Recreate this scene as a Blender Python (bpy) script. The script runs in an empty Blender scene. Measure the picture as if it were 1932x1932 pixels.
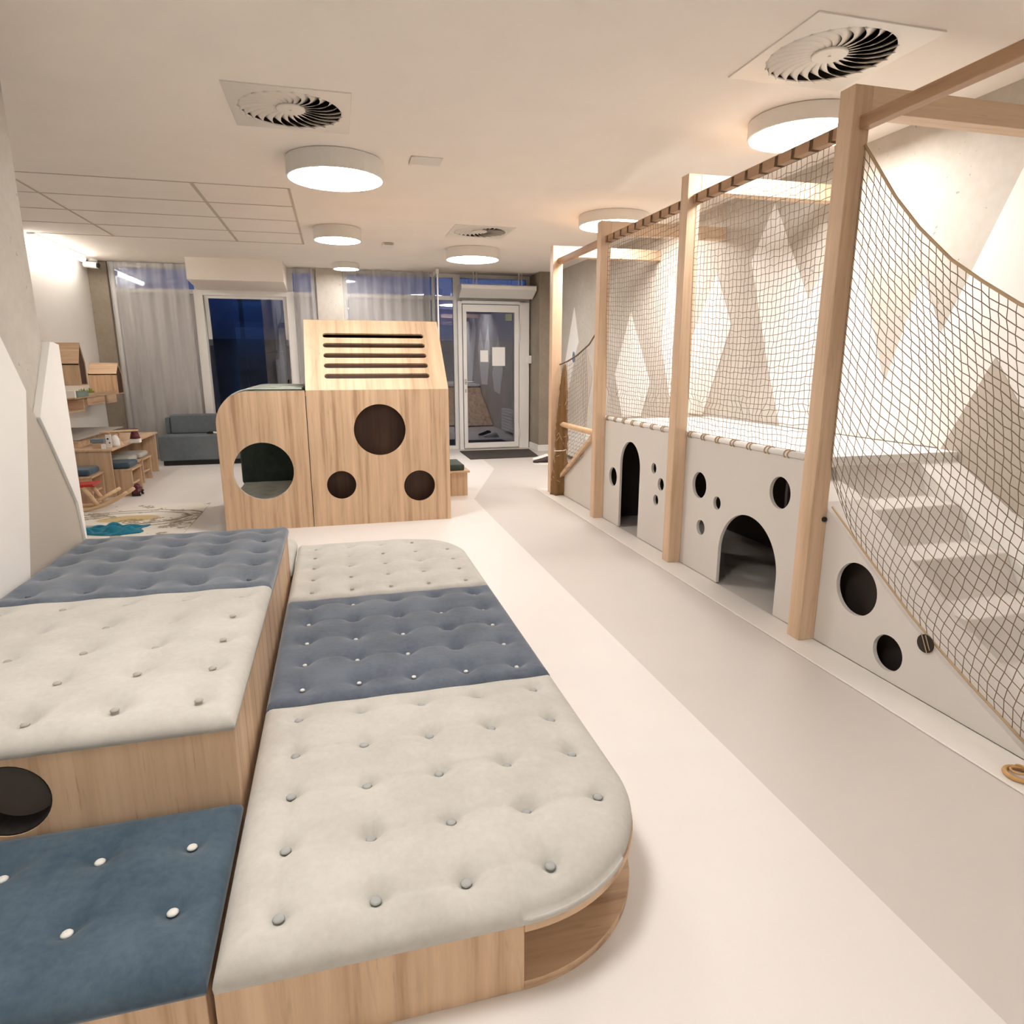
import bpy, bmesh, math, random
from mathutils import Vector, Matrix
from mathutils.geometry import tessellate_polygon
random.seed(7)
R = math.radians
COL = bpy.context.scene.collection
SC = bpy.context.scene

# ------------------------------------------------------------------ camera
cam_d = bpy.data.cameras.new('camera')
cam = bpy.data.objects.new('camera', cam_d); COL.objects.link(cam)
cam_d.sensor_width = 36.0
cam_d.lens = 1231.68/1932*36.0
cam_d.clip_start = 0.05; cam_d.clip_end = 200
yaw, pitch, roll = .258359, .2236, -.000721
fwd = Vector((math.sin(yaw)*math.cos(pitch), math.cos(yaw)*math.cos(pitch), -math.sin(pitch)))
rt = fwd.cross(Vector((0, 0, 1))).normalized(); up = rt.cross(fwd)
r2 = rt*math.cos(roll)+up*math.sin(roll); u2 = up*math.cos(roll)-rt*math.sin(roll)
mw = Matrix.Identity(4)
for i in range(3):
    mw[i][0] = r2[i]; mw[i][1] = u2[i]; mw[i][2] = -fwd[i]
mw.translation = (0, 0, 1.3)
cam.matrix_world = mw
SC.camera = cam

# ------------------------------------------------------------------ world, exposure
SC.view_settings.view_transform = 'Standard'
SC.view_settings.look = 'None'
SC.view_settings.gamma = 1.0
SC.view_settings.use_curve_mapping = False
SC.view_settings.exposure = 1.70
SC.cycles.max_bounces = 7
SC.cycles.diffuse_bounces = 4
SC.cycles.transparent_max_bounces = 24
SC.cycles.use_denoising = True
SC.cycles.use_adaptive_sampling = True
SC.cycles.adaptive_threshold = .06
SC.cycles.adaptive_min_samples = 16
SC.cycles.caustics_reflective = False
SC.cycles.caustics_refractive = False
SC.cycles.sample_clamp_indirect = 6.0
w = bpy.data.worlds.new('night'); SC.world = w; w.use_nodes = True
nt = w.node_tree; nt.nodes.clear()
o = nt.nodes.new('ShaderNodeOutputWorld'); b = nt.nodes.new('ShaderNodeBackground')
tc = nt.nodes.new('ShaderNodeTexCoord'); sp = nt.nodes.new('ShaderNodeSeparateXYZ')
rp = nt.nodes.new('ShaderNodeValToRGB')
rp.color_ramp.elements[0].position = 0.0; rp.color_ramp.elements[0].color = (.018, .020, .026, 1)
rp.color_ramp.elements[1].position = 0.10; rp.color_ramp.elements[1].color = (.030, .075, .20, 1)
nt.links.new(tc.outputs['Generated'], sp.inputs[0]); nt.links.new(sp.outputs['Z'], rp.inputs[0])
nt.links.new(rp.outputs[0], b.inputs[0]); nt.links.new(b.outputs[0], o.inputs[0])
b.inputs[1].default_value = 0.8
LAMP_E = 13.0       # ceiling lamp diffusers
TUBE_E = 8.0
LAMP_COL = (1.0, .955, .925)

# ------------------------------------------------------------------ helpers
def tag(o, label=None, cat=None, group=None, kind=None):
    if label: o['label'] = label
    if cat: o['category'] = cat
    if group: o['group'] = group
    if kind: o['kind'] = kind
    return o

def empty(name, loc, label=None, cat=None, group=None, kind=None):
    e = bpy.data.objects.new(name, None); COL.objects.link(e)
    e.location = loc; e.empty_display_size = .1
    return tag(e, label, cat, group, kind)

def wloc(p):
    v = Vector((0, 0, 0))
    while p is not None:
        v = v+p.location; p = p.parent
    return v

class MB:
    """collects geometry in world coordinates, then links it as one mesh object"""
    def __init__(s): s.v = []; s.f = []; s.m = []
    def add(s, vs, fs, mi=0):
        n = len(s.v); s.v += [tuple(v) for v in vs]
        s.f += [tuple(n+i for i in f) for f in fs]; s.m += [mi]*len(fs)
        return s
    def box(s, x0, x1, y0, y1, z0, z1, mi=0):
        if x0 > x1: x0, x1 = x1, x0
        if y0 > y1: y0, y1 = y1, y0
        if z0 > z1: z0, z1 = z1, z0
        vs = [(x, y, z) for x in (x0, x1) for y in (y0, y1) for z in (z0, z1)]
        return s.add(vs, [(0, 1, 3, 2), (4, 6, 7, 5), (0, 4, 5, 1), (2, 3, 7, 6), (0, 2, 6, 4), (1, 5, 7, 3)], mi)
    def prism(s, loops, fn, a0, a1, mi=0, mside=None):
        """loops: outer then holes, 2D; fn(u,v,a)->xyz ; extruded from a0 to a1"""
        if mside is None: mside = mi
        flat = [p for L in loops for p in L]
        tris = tessellate_polygon([[Vector((p[0], p[1], 0)) for p in L] for L in loops])
        n = len(flat)
        vs = [fn(p[0], p[1], a0) for p in flat]+[fn(p[0], p[1], a1) for p in flat]
        fs = [tuple(t) for t in tris]+[tuple(n+i for i in reversed(t)) for t in tris]
        s.add(vs, fs, mi)
        base = len(s.v)-2*n; k = 0
        for L in loops:
            m = len(L)
            for i in range(m):
                a, b2 = k+i, k+(i+1) % m
                s.f.append((base+a, base+b2, base+n+b2, base+n+a)); s.m.append(mside)
            k += m
        return s
    def tube(s, pts, r, n=8, mi=0, cap=True, closed=False):
        pts = [Vector(p) for p in pts]; m = len(pts)
        rs = r if isinstance(r, (list, tuple)) else [r]*m
        rings = []; prev = None
        for i, p in enumerate(pts):
            if closed: d = pts[(i+1) % m]-pts[i-1]
            else: d = pts[min(i+1, m-1)]-pts[max(i-1, 0)]
            if d.length < 1e-9: d = Vector((0, 0, 1))
            d.normalize()
            if prev is None:
                a = Vector((0, 0, 1)) if abs(d.z) < .9 else Vector((1, 0, 0))
                prev = d.cross(a).normalized()
            u = (prev-d*prev.dot(d))
            u = u.normalized() if u.length > 1e-6 else d.orthogonal().normalized()
            prev = u; v = d.cross(u)
            rings.append([p+(u*math.cos(2*math.pi*k/n)+v*math.sin(2*math.pi*k/n))*rs[i] for k in range(n)])
        vs = [q for g in rings for q in g]; fs = []
        for i in range(m if closed else m-1):
            j = (i+1) % m
            for k in range(n):
                fs.append((i*n+k, i*n+(k+1) % n, j*n+(k+1) % n, j*n+k))
        if cap and not closed:
            fs.append(tuple(range(n-1, -1, -1))); fs.append(tuple((m-1)*n+k for k in range(n)))
        return s.add(vs, fs, mi)
    def lathe(s, prof, c, n=32, mi=0, caps=True):
        """prof: (r,z) list from bottom to top about vertical axis at c"""
        vs = []; fs = []
        for r, z in prof:
            for k in range(n):
                a = 2*math.pi*k/n
                vs.append((c[0]+r*math.cos(a), c[1]+r*math.sin(a), c[2]+z))
        for i in range(len(prof)-1):
            for k in range(n):
                fs.append((i*n+k, i*n+(k+1) % n, (i+1)*n+(k+1) % n, (i+1)*n+k))
        if caps:
            fs.append(tuple(range(n-1, -1, -1))); fs.append(tuple((len(prof)-1)*n+k for k in range(n)))
        return s.add(vs, fs, mi)
    def build(s, name, mats, parent=None, bevel=0, smooth=False, segs=2, recalc=True, fine=False):
        me = bpy.data.meshes.new(name)
        off = wloc(parent) if parent else Vector((0, 0, 0))
        me.from_pydata([tuple(Vector(v)-off) for v in s.v], [], s.f)
        for m in (mats if isinstance(mats, (list, tuple)) else [mats]): me.materials.append(m)
        for p, mi in zip(me.polygons, s.m): p.material_index = mi; p.use_smooth = smooth
        if recalc:
            bm = bmesh.new(); bm.from_mesh(me)
            bmesh.ops.recalc_face_normals(bm, faces=bm.faces); bm.to_mesh(me); bm.free()
        me.update()
        o = bpy.data.objects.new(name, me); COL.objects.link(o)
        if parent: o.parent = parent
        if bevel:
            md = o.modifiers.new('bevel', 'BEVEL'); md.width = bevel; md.segments = segs
            md.limit_method = 'ANGLE'; md.angle_limit = R(40)
        return o

def copy_tree(o, parent=None, label=None):
    c = o.copy(); COL.objects.link(c)
    if parent: c.parent = parent
    if label: c['label'] = label
    for ch in [x for x in bpy.data.objects if x.parent == o]: copy_tree(ch, c)
    return c

def circ(cx, cy, r, n=40, a0=0, a1=2*math.pi):
    full = abs(a1-a0-2*math.pi) < 1e-6
    m = n if full else n+1
    return [(cx+r*math.cos(a0+(a1-a0)*k/n), cy+r*math.sin(a0+(a1-a0)*k/n)) for k in range(m)]
XZ = lambda u, v, a: (u, a, v)      # 2D = (x,z), extruded along y
YZ = lambda u, v, a: (a, u, v)      # 2D = (y,z), extruded along x
XY = lambda u, v, a: (u, v, a)      # 2D = (x,y), extruded along z

# ------------------------------------------------------------------ materials
def mat_base(name):
    m = bpy.data.materials.new(name); m.use_nodes = True
    nt = m.node_tree; p = nt.nodes['Principled BSDF']
    return m, nt, p
def plain(name, c, rough=.5, metal=0, spec=.5, sheen=0):
    m, nt, p = mat_base(name)
    p.inputs['Base Color'].default_value = (*c, 1); p.inputs['Roughness'].default_value = rough
    p.inputs['Metallic'].default_value = metal; p.inputs['Specular IOR Level'].default_value = spec
    if sheen:
        p.inputs['Sheen Weight'].default_value = sheen; p.inputs['Sheen Roughness'].default_value = .4
    return m
def N(nt, t, **k):
    n = nt.nodes.new(t)
    for a, v in k.items(): setattr(n, a, v)
    return n
def noise(nt, co, scale, detail=3, rough=.5, mp=None):
    n = N(nt, 'ShaderNodeTexNoise'); n.inputs['Scale'].default_value = scale
    n.inputs['Detail'].default_value = detail; n.inputs['Roughness'].default_value = rough
    if mp:
        m = N(nt, 'ShaderNodeMapping'); m.inputs['Scale'].default_value = mp
        nt.links.new(co, m.inputs[0]); co = m.outputs[0]
    nt.links.new(co, n.inputs['Vector']); return n.outputs['Fac']
def ramp(nt, fac, stops):
    r = N(nt, 'ShaderNodeValToRGB'); e = r.color_ramp.elements
    while len(e) < len(stops): e.new(.5)
    for i, (p, c) in enumerate(stops):
        e[i].position = p; e[i].color = (*c, 1) if len(c) == 3 else c
    nt.links.new(fac, r.inputs[0]); return r.outputs[0]
def mix(nt, fac, a, b, mode='MIX'):
    m = N(nt, 'ShaderNodeMix', data_type='RGBA', blend_type=mode)
    for s, v in ((m.inputs[0], fac), (m.inputs[6], a), (m.inputs[7], b)):
        if isinstance(v, (int, float)): s.default_value = v
        elif isinstance(v, tuple): s.default_value = (*v, 1)
        else: nt.links.new(v, s)
    return m.outputs[2]
def bump(nt, p, h, st=.2, dist=.01):
    b = N(nt, 'ShaderNodeBump'); b.inputs['Strength'].default_value = st; b.inputs['Distance'].default_value = dist
    nt.links.new(h, b.inputs['Height']); nt.links.new(b.outputs[0], p.inputs['Normal'])
def objco(nt): return N(nt, 'ShaderNodeTexCoord').outputs['Object']

def wood(name, axis='z', c0=(.42, .262, .155), c1=(.70, .50, .325), tone=1.0):
    m, nt, p = mat_base(name); co = objco(nt)
    c0 = tuple(x*tone for x in c0); c1 = tuple(x*tone for x in c1)
    def sc(a, g): return tuple(g if ax in axis else a for ax in 'xyz')
    band = noise(nt, co, 1.0, 2, .5, sc(17, .30))
    grain = noise(nt, co, 1.0, 5, .62, sc(70, 3.0))
    big = noise(nt, co, 1.0, 3, .6, sc(26, 1.6))
    k = mix(nt, .38, band, big)
    k = mix(nt, .22, k, grain)
    col = ramp(nt, k, [(.38, c0), (.47, tuple((a*.4+b*.6) for a, b in zip(c0, c1))), (.60, c1)])
    # darker pore streaks and knots
    st = noise(nt, co, 1.0, 6, .7, sc(120, 5.5))
    stf = ramp(nt, st, [(.60, (0, 0, 0)), (.74, (1, 1, 1))])
    kn = N(nt, 'ShaderNodeTexNoise'); kn.inputs['Scale'].default_value = 1; kn.inputs['Detail'].default_value = 4
    kn.inputs['Distortion'].default_value = 1.4
    mp = N(nt, 'ShaderNodeMapping'); mp.inputs['Scale'].default_value = sc(18, 2.4)
    nt.links.new(co, mp.inputs[0]); nt.links.new(mp.outputs[0], kn.inputs['Vector'])
    knf = ramp(nt, kn.outputs['Fac'], [(.62, (0, 0, 0)), (.74, (.5, .5, .5))])
    dark = tuple(x*.55 for x in c0)
    f = N(nt, 'ShaderNodeMath', operation='MAXIMUM'); nt.links.new(stf, f.inputs[0]); nt.links.new(knf, f.inputs[1])
    f2 = N(nt, 'ShaderNodeMath', operation='MULTIPLY'); nt.links.new(f.outputs[0], f2.inputs[0]); f2.inputs[1].default_value = .55
    col = mix(nt, f2.outputs[0], col, dark)
    nt.links.new(col, p.inputs['Base Color'])
    p.inputs['Roughness'].default_value = .48; p.inputs['Specular IOR Level'].default_value = .35
    bump(nt, p, grain, .08, .003)
    return m
def velvet(name, c, c2, sheen=.35, sc=5):
    m, nt, p = mat_base(name); co = objco(nt)
    a = noise(nt, co, sc, 5, .65); b = noise(nt, co, 60, 3, .6); f = noise(nt, co, 900, 2, .5)
    k = mix(nt, .28, a, b)
    col = ramp(nt, k, [(.36, c), (.62, c2)])
    nt.links.new(col, p.inputs['Base Color'])
    p.inputs['Roughness'].default_value = .85; p.inputs['Specular IOR Level'].default_value = .15
    p.inputs['Sheen Weight'].default_value = sheen; p.inputs['Sheen Roughness'].default_value = .35
    bump(nt, p, f, .25, .0015)
    return m
def concrete(name, c, c2, dots=True):
    m, nt, p = mat_base(name); co = objco(nt)
    a = noise(nt, co, 1.6, 5, .6); b = noise(nt, co, 22, 4, .6)
    k = mix(nt, .3, a, b); col = ramp(nt, k, [(.33, c), (.68, c2)])
    if dots:
        d = noise(nt, co, 26, 2, .5)
        col = mix(nt, ramp(nt, d, [(.70, (0, 0, 0)), (.76, (.7, .7, .7))]), col, tuple(x*.45 for x in c))
    nt.links.new(col, p.inputs['Base Color']); p.inputs['Roughness'].default_value = .8
    bump(nt, p, b, .15, .004); return m
def paint(name, c, rough=.7, amp=.03):
    m, nt, p = mat_base(name); co = objco(nt)
    a = noise(nt, co, 3, 3, .5)
    nt.links.new(ramp(nt, a, [(.3, tuple(x*(1-amp) for x in c)), (.7, c)]), p.inputs['Base Color'])
    p.inputs['Roughness'].default_value = rough; p.inputs['Specular IOR Level'].default_value = .3
    f = noise(nt, co, 160, 3, .6); bump(nt, p, f, .06, .002)
    return m
def emis(name, c, e):
    m = bpy.data.materials.new(name); m.use_nodes = True; nt = m.node_tree; nt.nodes.clear()
    o = nt.nodes.new('ShaderNodeOutputMaterial'); b = nt.nodes.new('ShaderNodeEmission')
    b.inputs[0].default_value = (*c, 1); b.inputs[1].default_value = e
    nt.links.new(b.outputs[0], o.inputs[0]); return m
def glass(name, tint=(.55, .58, .66), refl=.10):
    m = bpy.data.materials.new(name); m.use_nodes = True; nt = m.node_tree; nt.nodes.clear()
    o = nt.nodes.new('ShaderNodeOutputMaterial'); t = nt.nodes.new('ShaderNodeBsdfTransparent')
    t.inputs[0].default_value = (*tint, 1)
    g = nt.nodes.new('ShaderNodeBsdfGlossy'); g.inputs['Roughness'].default_value = .015
    g.inputs[0].default_value = (.9, .93, 1, 1)
    f = nt.nodes.new('ShaderNodeFresnel'); f.inputs[0].default_value = 1.5
    a = nt.nodes.new('ShaderNodeMath'); a.operation = 'ADD'; a.inputs[1].default_value = refl
    x = nt.nodes.new('ShaderNodeMixShader')
    nt.links.new(f.outputs[0], a.inputs[0]); nt.links.new(a.outputs[0], x.inputs[0])
    nt.links.new(t.outputs[0], x.inputs[1]); nt.links.new(g.outputs[0], x.inputs[2])
    nt.links.new(x.outputs[0], o.inputs[0]); return m
def sheer(name, c, alpha):
    m = bpy.data.materials.new(name); m.use_nodes = True; nt = m.node_tree; nt.nodes.clear()
    o = nt.nodes.new('ShaderNodeOutputMaterial'); t = nt.nodes.new('ShaderNodeBsdfTransparent')
    d = nt.nodes.new('ShaderNodeBsdfDiffuse'); d.inputs[0].default_value = (*c, 1)
    x = nt.nodes.new('ShaderNodeMixShader')
    lw = nt.nodes.new('ShaderNodeLayerWeight'); lw.inputs[0].default_value = .22
    mr = nt.nodes.new('ShaderNodeMapRange'); mr.inputs['To Min'].default_value = alpha; mr.inputs['To Max'].default_value = .97
    nt.links.new(lw.outputs['Facing'], mr.inputs['Value']); nt.links.new(mr.outputs[0], x.inputs[0])
    nt.links.new(t.outputs[0], x.inputs[1]); nt.links.new(d.outputs[0], x.inputs[2])
    nt.links.new(x.outputs[0], o.inputs[0]); return m

M = {}
M['wood_z'] = wood('oak vertical', 'z'); M['wood_x'] = wood('oak along x', 'x'); M['wood_y'] = wood('oak along y', 'y')
M['wood_post'] = wood('oak beam z', 'z', (.54, .37, .235), (.70, .51, .35))
M['wood_beamx'] = wood('oak beam x', 'x', (.54, .37, .235), (.70, .51, .35))
M['wood_raily'] = wood('oak rail y', 'y', (.34, .19, .10), (.46, .28, .16))
M['wood_toy'] = wood('beech toy', 'x', (.62, .40, .22), (.75, .53, .32))
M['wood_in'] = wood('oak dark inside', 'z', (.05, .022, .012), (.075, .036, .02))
M['blue'] = velvet('grey blue velvet', (.088, .108, .138), (.145, .172, .212), .40)
M['blue2'] = velvet('grey blue velvet worn', (.105, .125, .155), (.175, .200, .235), .40)
M['deep'] = velvet('petrol blue velvet', (.048, .080, .112), (.088, .128, .165), .30)
M['cream'] = velvet('cream velvet', (.475, .458, .415), (.565, .548, .50), .15)
M['sage'] = velvet('sage green velvet', (.045, .065, .055), (.08, .105, .09), .2)
M['sagel'] = velvet('pale sage velvet', (.42, .45, .40), (.55, .57, .50), .2)
M['sofa'] = velvet('grey blue felt', (.125, .148, .160), (.165, .190, .205), .1)
M['btn_grey'] = plain('grey button', (.36, .37, .36), .6); M['btn_white'] = plain('white button', (.75, .74, .68), .6)
M['btn_blue'] = plain('blue button', (.09, .105, .13), .7); M['btn_cream'] = plain('cream button', (.40, .38, .34), .7)
M['btn_dark'] = plain('dark button', (.02, .025, .025), .6)
M['panel'] = paint('grey beige board', (.70, .665, .62), .6)
M['lining'] = paint('near-black board', (.035, .026, .022), .7)  # near-black: shade inside the climbing frame put into colour; also on the cap
M['white'] = paint('white paint', (.86, .84, .80), .7)
M['ceiling'] = paint('ceiling paint', (.90, .835, .765), .85)
M['conc'] = concrete('concrete wall', (.47, .43, .37), (.60, .56, .50))
M['conc_col'] = concrete('concrete column', (.27, .225, .17), (.37, .32, .255))
M['conc_spot'] = concrete('spotted concrete', (.50, .45, .38), (.66, .62, .55))
M['mural_white'] = paint('mural white', (.88, .86, .82), .7)
M['mural_grey'] = paint('mural warm grey', (.50, .45, .385), .7)
M['frame'] = plain('white aluminium frame', (.80, .79, .76), .4)
M['glass'] = glass('dark night glass'); M['glass_clear'] = glass('clear glass', (.8, .83, .85), .02)
M['curtain'] = sheer('sheer voile', (.60, .585, .58), .40)
M['film'] = plain('frosted window film', (.56, .54, .53), .7)
M['black'] = plain('black plastic', (.008, .007, .007), .5)
M['hole_disc'] = plain('dark grey brown felt', (.125, .105, .088), .9)
M['cavity'] = plain('dark duct', (.02, .015, .012), .8)
M['metal'] = plain('white sheet metal', (.78, .73, .66), .28, 0, .5)
M['lamp_body'] = plain('white lamp body', (.80, .77, .72), .5)
M['lamp_on'] = emis('lamp diffuser lit', LAMP_COL, LAMP_E)
M['tube_on'] = emis('tube diffuser lit', (1, .93, .85), TUBE_E)
M['rope'] = plain('brown rope', (.16, .10, .052), .8); M['rope_l'] = plain('beige rope', (.50, .36, .22), .8)
M['net'] = plain('taupe net cord', (.24, .18, .125), .8)
M['net2'] = plain('brown net cord', (.22, .15, .09), .8)
M['net_brown'] = plain('brown gathered net', (.20, .11, .04), .9)
M['paper'] = plain('white paper', (.85, .84, .82), .7)
M['mat'] = plain('dark door mat', (.055, .045, .04), .95)
M['red'] = plain('red paint', (.50, .02, .015), .4)
M['teal'] = velvet('teal cloth', (.01, .12, .19), (.03, .24, .33), .2, 12)
M['lid'] = plain('grey lid', (.33, .31, .28), .5)
M['steel'] = plain('steel', (.5, .5, .5), .3, 1)
M['rubber'] = plain('dark rubber', (.03, .012, .012), .6)
M['green'] = plain('olive green', (.20, .24, .05), .6); M['greygreen'] = plain('grey green cover', (.22, .30, .26), .5)
M['maroon'] = plain('maroon paint', (.12, .02, .03), .5); M['greyblue'] = plain('grey blue board', (.19, .24, .28), .6)
M['brass'] = plain('golden cord', (.55, .32, .12), .5)
M['blueclip'] = plain('blue metal clip', (.12, .2, .35), .35, .6)
M['sticker'] = plain('pale yellow sticker', (.25, .28, .18), .6)
M['grid'] = plain('ceiling joint', (.55, .48, .41), .8)

# floor materials
def vinyl(name, c):
    m, nt, p = mat_base(name); co = objco(nt)
    a = noise(nt, co, 1.2, 3, .5); b = noise(nt, co, 240, 2, .5)
    k = mix(nt, .3, a, b)
    nt.links.new(ramp(nt, k, [(.35, tuple(x*.955 for x in c)), (.65, c)]), p.inputs['Base Color'])
    p.inputs['Roughness'].default_value = .42; p.inputs['Specular IOR Level'].default_value = .35
    return m
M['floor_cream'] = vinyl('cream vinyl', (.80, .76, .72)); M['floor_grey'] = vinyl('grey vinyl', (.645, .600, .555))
M['strip'] = vinyl('plinth vinyl', (.80, .76, .71))
def rug_mat():
    m, nt, p = mat_base('printed rug'); co = objco(nt)
    mp = N(nt, 'ShaderNodeMapping'); mp.inputs['Scale'].default_value = (1.0, 1.9, 1)
    nt.links.new(co, mp.inputs[0])
    ln = N(nt, 'ShaderNodeVectorMath', operation='LENGTH')
    ds = noise(nt, co, 6, 3, .6)
    nt.links.new(mp.outputs[0], ln.inputs[0])
    ad = N(nt, 'ShaderNodeMath', operation='MULTIPLY_ADD'); nt.links.new(ds, ad.inputs[0]); ad.inputs[1].default_value = .10
    nt.links.new(ln.outputs['Value'], ad.inputs[2])
    base = (.80, .75, .66); br = (.17, .12, .07)
    col = ramp(nt, ad.outputs[0], [(0, (.62, .47, .24)), (.28, (.62, .47, .24)), (.31, base), (.48, base), (.51, br), (.55, base), (.63, base), (.65, br), (.70, base)])
    n1 = noise(nt, co, 3.2, 5, .7); n2 = noise(nt, co, 11, 4, .6)
    col = mix(nt, ramp(nt, n1, [(.54, (0, 0, 0)), (.57, (.9, .9, .9)), (.66, (0, 0, 0))]), col, (.24, .18, .11))
    col = mix(nt, ramp(nt, n2, [(.66, (0, 0, 0)), (.70, (.6, .6, .6))]), col, (.35, .33, .30))
    nt.links.new(col, p.inputs['Base Color']); p.inputs['Roughness'].default_value = .9
    return m
M['rug'] = rug_mat()

ZC = 2.59; XR = 3.17; XLF = -3.0; XLN = -1.30; YB = 9.97; YN = -3.0
# ================================================================== ROOM SHELL
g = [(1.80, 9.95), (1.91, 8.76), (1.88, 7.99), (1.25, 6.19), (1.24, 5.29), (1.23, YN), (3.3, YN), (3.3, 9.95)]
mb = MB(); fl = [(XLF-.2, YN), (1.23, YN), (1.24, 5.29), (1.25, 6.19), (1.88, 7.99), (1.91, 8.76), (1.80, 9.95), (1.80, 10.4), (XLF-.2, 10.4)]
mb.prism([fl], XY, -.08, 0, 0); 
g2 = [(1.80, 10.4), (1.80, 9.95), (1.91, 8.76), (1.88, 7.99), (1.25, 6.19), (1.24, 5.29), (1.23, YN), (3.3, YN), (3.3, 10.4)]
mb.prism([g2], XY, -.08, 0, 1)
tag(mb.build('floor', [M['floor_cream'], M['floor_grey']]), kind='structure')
VENTS = [(-.147, 3.945, .30), (2.13, 2.715, .30), (1.48, 6.86, .30)]
mb = MB(); mb.prism([[(XLF-.2, YN), (3.35, YN), (3.35, 10.4), (XLF-.2, 10.4)]]+[list(reversed(circ(x, y, .262, 40))) for x, y, s in VENTS], XY, ZC, ZC+.02)
ceil = tag(mb.build('ceiling', M['ceiling']), kind='structure')
mb = MB()
for x, wd in ((-2.134, .016), (-.94, .024), (-.262, .02)): mb.box(x-wd/2, x+wd/2, 5.60, 8.03 if x > -2.5 else 8.03, ZC-.004, ZC+.001)
for y in (5.60, 6.21, 6.80, 7.42, 8.03): mb.box(XLF, -.262, y-.006, y+.006, ZC-.003, ZC+.001)
mb.build('ceiling_grid', M['grid'], ceil)

# near left wall (concrete pier) with mountain boards
mb = MB(); mb.box(XLN-.25, XLN, YN, 3.55, 0, ZC)
tag(mb.build('wall_left', M['conc'], bevel=.004), kind='structure')
def yzboard(name, pts, x0, x1, m, parent=None, **k):
    mb = MB(); mb.prism([pts], YZ, x0, x1); return mb.build(name, m, parent, **k)
e = empty('mountain_panel', (XLN, 2.9, 0), 'large off-white mountain-shaped board, edge of the concrete pier at far left', 'wall panel')
yzboard('panel_board', [(3.262, 1.189), (2.6, 2.15), (1.6, 1.4), (1.4, .2), (2.95, .2)], XLN, XLN+.022, M['mural_white'], e, bevel=.002)
e = empty('mountain_panel', (XLN, 3.2, 0), 'warm grey mountain-shaped board between the two off-white ones on the left pier', 'wall panel')
yzboard('panel_board', [(3.255, 1.17), (3.33, 1.06), (3.37, 1.01), (3.49, .829), (3.61, .633), (3.64, .44), (3.60, .2), (2.96, .2)], XLN, XLN+.018, M['mural_grey'], e, bevel=.002)
e = empty('mountain_panel', (XLN, 3.5, 0), 'narrow off-white mountain board at the far corner of the left pier, beside the blue cushion', 'wall panel')
yzboard('panel_board', [(3.565, 1.40), (3.60, 1.40), (3.665, 1.39), (3.66, .3), (3.64, .44), (3.61, .63), (3.49, .829), (3.37, 1.02), (3.335, 1.07)], XLN-.02, XLN+.03, M['mural_white'], e, bevel=.002)

# far left wall, back column, right wall, rear wall
mb = MB(); mb.box(XLF-.2, XLF, YN, 10.4, 0, ZC); tag(mb.build('wall_left_far', M['white']), kind='structure')
mb = MB(); mb.box(XR, XR+.2, YN, 10.4, 0, ZC); wr = tag(mb.build('wall_right', M['conc']), kind='structure')
mb = MB(); mb.box(XLN, XR, YN-.2, YN, 0, ZC); tag(mb.build('wall_front', M['white']), kind='structure')
mb = MB(); mb.box(XLF, -2.78, YB-.03, 10.3, 0, ZC); tag(mb.build('wall_column_left', M['conc_col'], bevel=.006), kind='structure')
mb = MB(); mb.box(-.19, .17, YB-.06, 10.25, 0, ZC); tag(mb.build('wall_column_middle', M['conc_spot'], bevel=.006), kind='structure')
mb = MB(); mb.box(2.93, XR, 9.5, 10.3, 0, ZC); tag(mb.build('wall_column_right', M['conc_col'], bevel=.006), kind='structure')
mb = MB(); mb.prism([[(2.93, 9.97), (2.915, 9.97), (2.915, 9.485), (XR, 9.485), (XR, 9.5), (2.93, 9.5)]], XY, 0, .09)
tag(mb.build('baseboard_right', M['white']), kind='structure')

# mural on right wall
W1 = [(4.47, 2.44), (4.708, 2.067), (4.382, 1.244), (4.2, .85), (2.85, .85), (2.85, .02), (YN, .02), (YN, ZC-.01), (2.44, ZC-.01), (2.931, 1.459), (3.092, 1.782), (3.274, 1.179), (3.702, 2.215), (4.015, 1.721)]
W2 = [(5.192, 2.05), (4.922, 1.617), (5.277, .85), (5.85, .85), (5.70, 1.30)]
W2b = [(6.0, 2.15), (6.137, 1.495), (5.98, 1.15), (5.86, .85), (5.72, 1.25), (5.55, 1.55)]
W3 = [(6.877, 1.853), (7.25, 1.177), (7.0, .7), (6.52, .745), (6.341, 1.099)]
W4 = [(8.683, 2.038), (9.136, 1.059), (9.061, .508), (8.624, 1.397), (8.492, 1.575)]
W5 = [(8.234, 1.528), (8.42, 1.236), (8.193, .508), (7.949, 1.174)]
for P in (W1, W2, W2b, W3, W4): yzboard('mural_mountain', P, XR-.006, XR, M['mural_white'], wr)
yzboard('mural_mountain', W5, XR-.006, XR, M['mural_grey'], wr)
yzboard('mural_mountain', [(2.597, 1.331), (2.90, .70), (2.2, .55), (2.35, .98)], XR-.009, XR-.006, M['mural_grey'], wr)
mb = MB(); mb.box(1.975, 2.15, YN, 6.5, 0, .008); tag(mb.build('trim_1', M['strip'], bevel=.004), kind='structure')

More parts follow.
